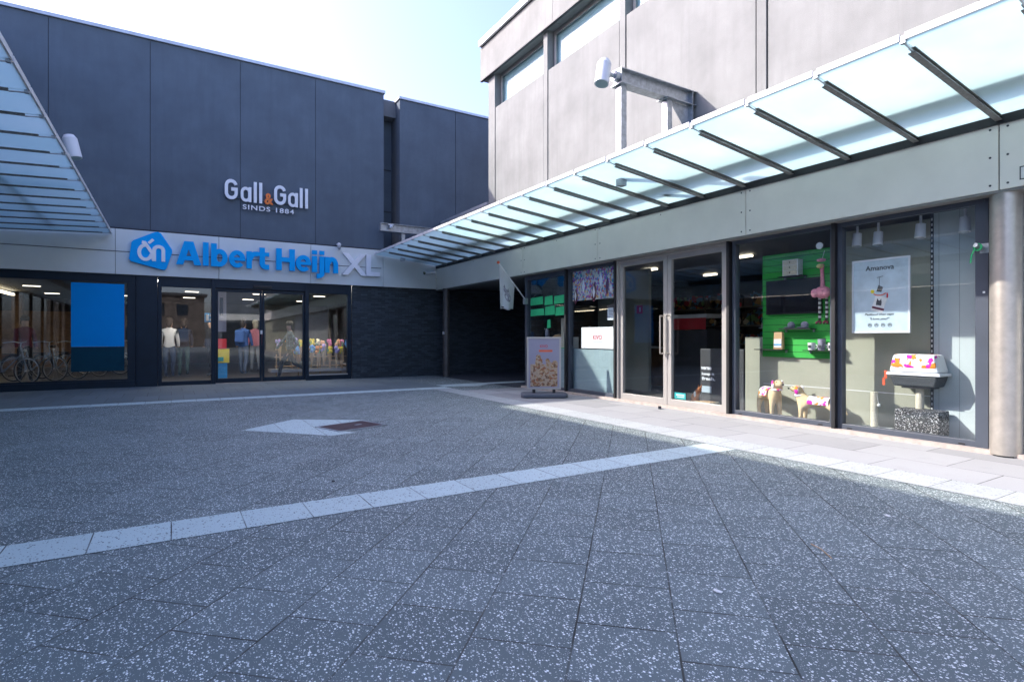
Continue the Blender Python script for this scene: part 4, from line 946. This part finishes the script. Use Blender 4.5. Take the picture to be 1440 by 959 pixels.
tag(part('parcel_box', MB().box(7.42,7.6,9.70,9.84,.955,1.2), 'paper', None), 'upright white box at the end of the farthest shop window', 'box')
# behind the double door
fr = thing('freezer_box', 'black counter-high freezer with white slogan behind the right door leaf', 'freezer', (7.9,6.3,0)); part('cabinet', MB().box(7.85,8.4,5.75,6.62,.012,1.0), 'dark_grey', fr, bevel=.01)
text('slogan', 'verse', 'sign_white', SHM(6.60,.64,7.848), .22, .05, .003, fr, off=.03); text('slogan', 'keep it', 'sign_white', SHM(6.58,.535,7.848), .26, .06, .003, fr, off=.03); text('slogan', 'fresh.', 'sign_white', SHM(6.58,.46,7.848), .28, .06, .003, fr, off=.03); part('notice', MB().box(7.842,7.848,6.38,6.58,.25,.36), 'paper_blue', fr)
ct = thing('cat_figure', 'ginger cat figure sitting beside a box behind the glass door', 'cat figure', (7.55,6.5,.02)); skin('body', [(7.6,6.55,.10),(7.6,6.52,.18),(7.6,6.47,.27),(7.6,6.42,.33),(7.56,6.38,.35),(7.6,6.46,.02)], [(0,1),(1,2),(2,3),(3,4),(0,5)], [.075,.07,.045,.045,.02,.03], 'ginger', ct)
part('ear', MB().tube((7.6,6.44,.36),(7.6,6.445,.41),.018,.001,8).tube((7.6,6.39,.36),(7.6,6.38,.41),.018,.001,8), 'ginger', ct); part('bib', MB().ball((7.54,6.47,.24),.02,.02,.05), 'paper', ct, True)
cb = thing('cardboard_box', 'low open cardboard box beside the ginger cat figure', 'box', (7.55,6.27,.02)); part('walls', MB().box(7.46,7.7,6.10,6.43,.015,.13), 'cream_rope', cb); part('inner', MB().box(7.49,7.67,6.13,6.40,.131,.134), 'kraft', cb)
st = thing('door_sticker', 'small teal sticker at the lower corner of the right door leaf', 'sticker', (7.26,6.52,.16)); part('sheet', MB().box(7.262,7.266,6.42,6.66,.165,.27), 'teal_sign', st); part('text_bar', MB().box(7.2595,7.2615,6.45,6.62,.225,.24).box(7.2595,7.2615,6.45,6.6,.195,.205), 'paper', st)
fz = thing('promo_fridge', 'dim fridge with a pale top and pink advert seen through the door', 'fridge', (9.5,8.3,0)); part('cabinet', MB().box(9.4,9.9,7.75,8.75,.012,1.35), 'dark_grey', fz); part('pink_advert', MB().box(9.39,9.399,7.78,8.72,1.36,1.60), 'red', fz); part('top_edge', MB().box(9.385,9.9,7.75,8.75,1.60,1.68), 'paper', fz)
ex = thing('wall_notice', 'small dark red notice on the partition seen through the left door leaf', 'notice', (8.89,9.17,1.7)); part('plate', MB().box(8.89,8.898,9.08,9.26,1.72,1.9), 'red', ex); part('mark', MB().box(8.885,8.889,9.13,9.17,1.76,1.86), 'paper', ex)
ordn = ['first','second','third','fourth','fifth','sixth','seventh','eighth','ninth','tenth','eleventh','twelfth','thirteenth']
sh0 = thing('shelving_unit', 'dim shelving with packets behind the middle display window', 'shelving', (0,0,0), 'shelving inside the pet shop')
mb = MB(); mb.box(-.02,.4,-1.2,-1.16,0,2.2).box(-.02,.4,1.16,1.2,0,2.2); part('side', mb, 'interior_wall', sh0)
for z in (.1,.55,1.0,1.45,1.9): part('shelf_board', MB().box(0,.4,-1.16,1.16,z,z+.03), 'taupe_wall', sh0)
for i,(x,y,lb) in enumerate(((9.4,5.2,None),(11.8,8.6,'dim shelving with packets deep inside, behind the double door'),(11.8,11-.9,'dim shelving with packets deep inside, behind the farthest window'))):
    o = sh0 if i == 0 else dup(sh0, label=lb)
    o.location = (x,y,.012)
    k = 0
    for z in (.13,.58,1.03,1.48,1.93):
        yy = -1.1
        while yy < .95:
            w_ = random.uniform(.18,.3); hh = random.uniform(.2,.36)
            if yy+w_ < 1.1:
                gb = part('goods_packet', MB().box(x+.08,x+.34,y+yy,y+yy+w_-.015,.012+z,.012+z+hh), 'goods', None)
                tag(gb, 'dim packet, %s from the right, on the %s board of the %s shelving' % (ordn[int((yy+1.1)/.17) % 13], {0:'bottom',1:'second',2:'middle',3:'fourth',4:'top'}[int(z/.45)], ('nearest window','double-door','farthest window')[i]), 'packet', 'packets on the shop shelving')
            yy += w_+.02
part_ = part
# ribbon tap on the right frame
rb = thing('wall_tap', 'small metal fitting with a green ribbon tied on the right window frame', 'fitting', (7.2,2.42,2.1)); part('pipe', MB().tube((7.21,2.44,2.12),(7.10,2.46,2.15),.022), 'galvanised', rb, True); part('plate', MB().box(7.205,7.212,2.36,2.46,2.07,2.17), 'galvanised', rb)
mb = MB(); mb.torus((7.14,2.455,2.13),.03,.012,'x',16,6).path([(7.12,2.47,2.12),(7.12,2.50,2.05),(7.12,2.51,1.97)], .008,6); part('green_ribbon', mb, 'green_ribbon', rb, True)
tag(part('frame_sticker', MB().box(7.2055,7.209,2.415,2.435,1.655,1.675), 'paper', None), 'tiny white sticker on the dark frame left of the steel column', 'sticker')

# ------------------------------------------------ inside the supermarket: people, flowers, bicycles built in place of reflections
def person(label, loc, rz, top, legs, walk=0.0, hairc='hair', skinm='skin', bag=None, sc=1.0, armf=.1):
    t = thing('person', label, 'person', (0,0,0)); s_ = walk
    V = [(0,0,.96),(0,0,1.15),(0,0,1.36),(.0,0,1.46),(.01,0,1.55),(.02,0,1.66),
         (.0,.09,.90),(s_*.28,.10,.50),(s_*.36,.10,.10),(s_*.36+.14,.10,.05),
         (.0,-.09,.90),(-s_*.12,-.10,.50),(-s_*.62,-.10,.16+.1*abs(s_)),(-s_*.62+.12,-.10,.05+.06*abs(s_)),
         (0,.17,1.38),(-s_*.2+.02,.22,1.10),(-s_*.15+armf,.22,.86),(0,-.17,1.38),(s_*.22+.02,-.22,1.10),(s_*.3+armf,-.22,.88)]
    E = [(0,1),(1,2),(2,3),(3,4),(4,5),(0,6),(6,7),(7,8),(8,9),(0,10),(10,11),(11,12),(12,13),(2,14),(14,15),(15,16),(2,17),(17,18),(18,19)]
    R = [(.15,.11),(.14,.10),(.16,.11),.06,.085,.095,.09,.065,.045,.04,.09,.065,.045,.04,.06,.05,.035,.06,.05,.035]
    def mf(c):
        if c.z > 1.47: return 2
        if c.z < .92 and not (abs(c.y) > .165): return 1
        if abs(c.y) > .165 and c.z < .92: return 2
        return 0
    skin('body', V, E, R, [top, legs, skinm], t, 2, mf)
    mb = MB(); mb.ball((.0,0,1.69),.105,.10,.10); mb.ball((-.05,0,1.60),.07,.08,.13); part('hair', mb, hairc, t, True)
    if bag: part('rucksack', MB().box(-.32,-.13,-.14,.14,1.02,1.42), bag, t, bevel=.05)
    t.scale = (sc,)*3; t.location = loc; t.rotation_euler = (0,0,rz); return t  # figures stand for people mirrored in the glass
person('person walking in a dark checked jacket and black trousers behind the sliding door', (2.86,16.78,.006), math.radians(180), 'check_cloth', 'cloth_black', .9, sc=.93)
person('modelled reflection of a person in a blue jacket with rucksack standing behind the left sliding door leaf', (1.95,19.6,.006), math.radians(60), 'cloth_blue', 'cloth_denim', .2, bag='cloth_blue')
person('modelled reflection of a person in pale pink top behind the glass beside the blue rucksack', (2.45,20.9,.006), math.radians(100), 'plush_pink', 'cloth_grey', .1, hairc='cream_rope')
person('modelled reflection of a person in pale grey top behind the leftmost pane of the entrance', (-.05,19.4,.006), math.radians(80), 'white_plastic', 'cloth_navy', .1)
person('modelled reflection of a person in navy coat and green trousers beside the person in pale grey', (.32,19.8,.006), math.radians(90), 'cloth_navy', 'cloth_green', .15, bag='cloth_navy')
person('modelled reflection of a person in black standing at the right side of the leftmost entrance pane', (1.03,19.2,.006), math.radians(200), 'cloth_black', 'cloth_black', .1)
person('modelled reflection of a person in a purple-brown coat behind the left window above the bicycles', (-3.35,19.6,.006), math.radians(-60), 'dark_red', 'cloth_black', .1)
bm_ = thing('info_board', 'small bright blue sign with white marks hanging inside the entrance', 'sign', (.85,18.0,1.8)); part('panel', MB().box(.80,1.02,18.0,18.02,1.62,1.88), 'light_blue_sign', bm_); part('marks', MB().box(.84,.9,17.99,17.999,1.66,1.84).box(.93,.98,17.99,17.999,1.66,1.72).box(.93,.98,17.99,17.999,1.78,1.84), 'paper', bm_)
pc = thing('shop_counter', 'brown counter with pale top deep in the shop behind the left door leaf', 'counter', (10.4,9.8,0)); part('body', MB().box(10.2,10.8,9.1,10.6,.012,.92), 'wood_warm', pc); part('top', MB().box(10.15,10.85,9.05,10.65,.92,.96), 'paper', pc); part('till', MB().box(10.3,10.6,9.5,9.8,.96,1.2), 'black', pc)
hs = thing('hanging_rack', 'tall wire rack of small packets seen through the right door leaf', 'display rack', (8.9,6.0,0)); part('pole', MB().tube((9.0,5.95,.012),(9.0,5.95,1.95),.02), 'galvanised', hs)
for z in (.3,.65,1.0,1.35,1.7): part('tray', MB().box(8.8,9.2,5.75,6.15,z,z+.02), 'galvanised', hs); part('packets', MB().box(8.83,9.17,5.78,6.12,z+.021,z+.24), 'goods', hs)
tr = thing('promotion_crate', 'yellow and pink promotion stand inside the sliding door', 'display stand', (1.25,18.4,0)); part('base_box', MB().box(1.13,1.45,18.3,18.6,.45,.85), 'yellow', tr); part('top_box', MB().box(1.13,1.38,18.3,18.6,.86,1.15), 'red', tr); part('foot', MB().box(1.15,1.4,18.32,18.55,.006,.45), 'light_blue_sign', tr); part('strip', MB().box(1.15,1.3,18.29,18.299,.5,.62), 'teal_sign', tr)
fb = thing('roll_up_banner', 'tall narrow white banner just inside the entrance', 'banner', (1.2,17.6,0)); part('sheet', MB().box(1.10,1.32,17.6,17.61,1.35,2.6), 'lilac', fb); part('pole', MB().tube((1.08,17.6,0),(1.08,17.6,2.62),.012), 'galvanised', fb); part('foot', MB().box(1.0,1.2,17.5,17.7,.0061,.03), 'black', fb); part('print', MB().box(1.16,1.24,17.592,17.598,1.8,2.3), 'cloth_navy', fb)

fs = thing('flower_rack', 'low pale rack holding flower bouquets behind the right entrance glass', 'flower rack', (4.2,17.6,0))
for z in (.35,.62): part('rail', MB().tube((2.55,17.4,z),(4.9,17.2,z),.015,seg=8), 'kraft', fs)
for x in (2.6,3.2,3.8,4.4,4.85): part('upright', MB().tube((x,17.4-(x-2.55)*.085,0.006),(x,17.4-(x-2.55)*.085,.7),.018,seg=8), 'kraft', fs)
cols = {'orange':(.8,.28,.04),'yellow':(.8,.62,.06),'peach':(.8,.45,.25),'sky blue':(.1,.35,.75),'lilac':(.45,.35,.7),'cream':(.75,.68,.45),'pink':(.75,.2,.4)}
proto = {}
for nme, c_ in cols.items():
    plain('blossom_'+nme.replace(' ','_'), c_, .7, 0, .25, 30)  # bouquets stand for colours mirrored in the glass
    t = thing('bouquet', nme+' flower bouquet in brown wrapping, modelled from a reflection', 'bouquet', (0,0,0), 'reflected flower bouquets modelled behind the right entrance glass')
    part('wrapping', MB().lathe([(.02,0),(.035,.25),(.065,.44),(.055,.44),(.03,.2)], seg=12), 'kraft', t, True)
    mb = MB(); rr = random.Random(nme)
    for k in range(9):
        a_ = rr.uniform(0,2*PI); r_ = rr.uniform(0,.065); mb.ball((r_*math.cos(a_), r_*math.sin(a_), .50+rr.uniform(-.04,.12)), .040,.040,.058,8,6)
    part('blossoms', mb, 'blossom_'+nme.replace(' ','_'), t, True)
    mb = MB()
    for k in range(5): a_ = rr.uniform(0,2*PI); mb.tube((0,0,.4),(.08*math.cos(a_),.08*math.sin(a_),.62),.012,.002,5)
    part('leaves', mb, 'tape_green', t); proto[nme] = [t, 0]
names = list(cols); where = ['nearest the brick wall','','','','','','','','','','','','','','','','','','','nearest the walking person']
k = 0
for row, (n_, z_) in enumerate(((13,.50),(11,.30))):
    for i in range(n_):
        x = 4.80-i*.175-row*.07; y = 17.12+(4.8-x)*.1-row*.16
        nme = names[(i*3+row*2+(i//4)) % 7]; t, c0 = proto[nme]
        lb = '%s reflected bouquet modelled in %s row of the rack, %s from the brick wall' % (nme, ('upper','lower')[row], ordn[i])
        if c0 == 0: o = t; o['label'] = lb
        else: o = dup(t, label=lb)
        proto[nme][1] += 1
        o.location = (x, y, z_+random.uniform(-.04,.05)); o.rotation_euler = (random.uniform(-.1,.1), random.uniform(-.1,.1), random.uniform(0,6))
tag(part('bucket_bench', MB().box(2.4,4.95,17.0,17.6,.20,.28), 'alu', None), 'grey bench under the flower bouquets behind the entrance glass', 'bench')

def bicycle():  # solid bicycle standing for those mirrored in the window
    t = thing('bicycle', 'modelled reflection of a dark city bicycle with white front wheel rim, nearest in the row behind the left window', 'bicycle', (0,0,0), 'reflected bicycles modelled in a row behind the left window')
    for x in (-.55,.55):
        w_ = part('wheel', MB().torus((x,0,.35),.33,.018), 'black', t, True); part('rim', MB().torus((x,0,.35),.305,.010), 'steel', w_, True)
        mb = MB()
        for k in range(14): a_ = 2*PI*k/14; mb.tube((x,0,.35),(x+.3*math.cos(a_),0,.35+.3*math.sin(a_)),.0025,seg=4,cap=False)
        mb.tube((x,-.04,.35),(x,.04,.35),.02,seg=8); part('spokes', mb, 'steel', w_)
    mb = MB(); mb.path([(.55,0,.35),(.42,0,.82),(.38,0,.95)],.016).path([(.42,0,.78),(-.08,0,.30),(-.22,0,.88)],.017).path([(-.55,0,.35),(-.08,0,.30)],.010).path([(-.55,0,.35),(-.19,0,.75)],.010).path([(.41,0,.72),(-.15,0,.55)],.014); part('frame', mb, 'cloth_grey', t, True)
    part('saddle', MB().ball((-.24,0,.93),.13,.08,.035), 'black', t, True)
    part('handlebar', MB().path([(.38,0,.95),(.40,0,1.05),(.36,.18,1.08),(.18,.27,1.05)],.012).path([(.40,0,1.05),(.36,-.18,1.08),(.18,-.27,1.05)],.012), 'galvanised', t, True)
    part('mudguard', MB().path([(-.55+.37*math.cos(a_),0,.35+.37*math.sin(a_)) for a_ in [math.radians(x) for x in range(20,181,20)]],.015), 'black', t)
    part('carrier', MB().box(-.80,-.35,-.07,.07,.73,.75), 'black', t); part('pedals', MB().tube((-.08,-.12,.30),(-.08,.12,.30),.012).box(-.04,.04,.1,.18,.20,.23), 'black', t)
    part('headlamp', MB().ball((.5,0,.86),.04), 'steel', t, True); return t
b0 = bicycle(); bl = ['second','third','fourth','fifth','sixth']
for i in range(6):
    o = b0 if i == 0 else dup(b0, label='modelled reflection of a dark bicycle behind the left window, %s from the left in the row' % bl[i-1])
    o.location = (-3.55+.42*i, 18.6+.85*i, .006); o.rotation_euler = (0, math.radians(0), math.radians(-35+random.uniform(-6,6)))
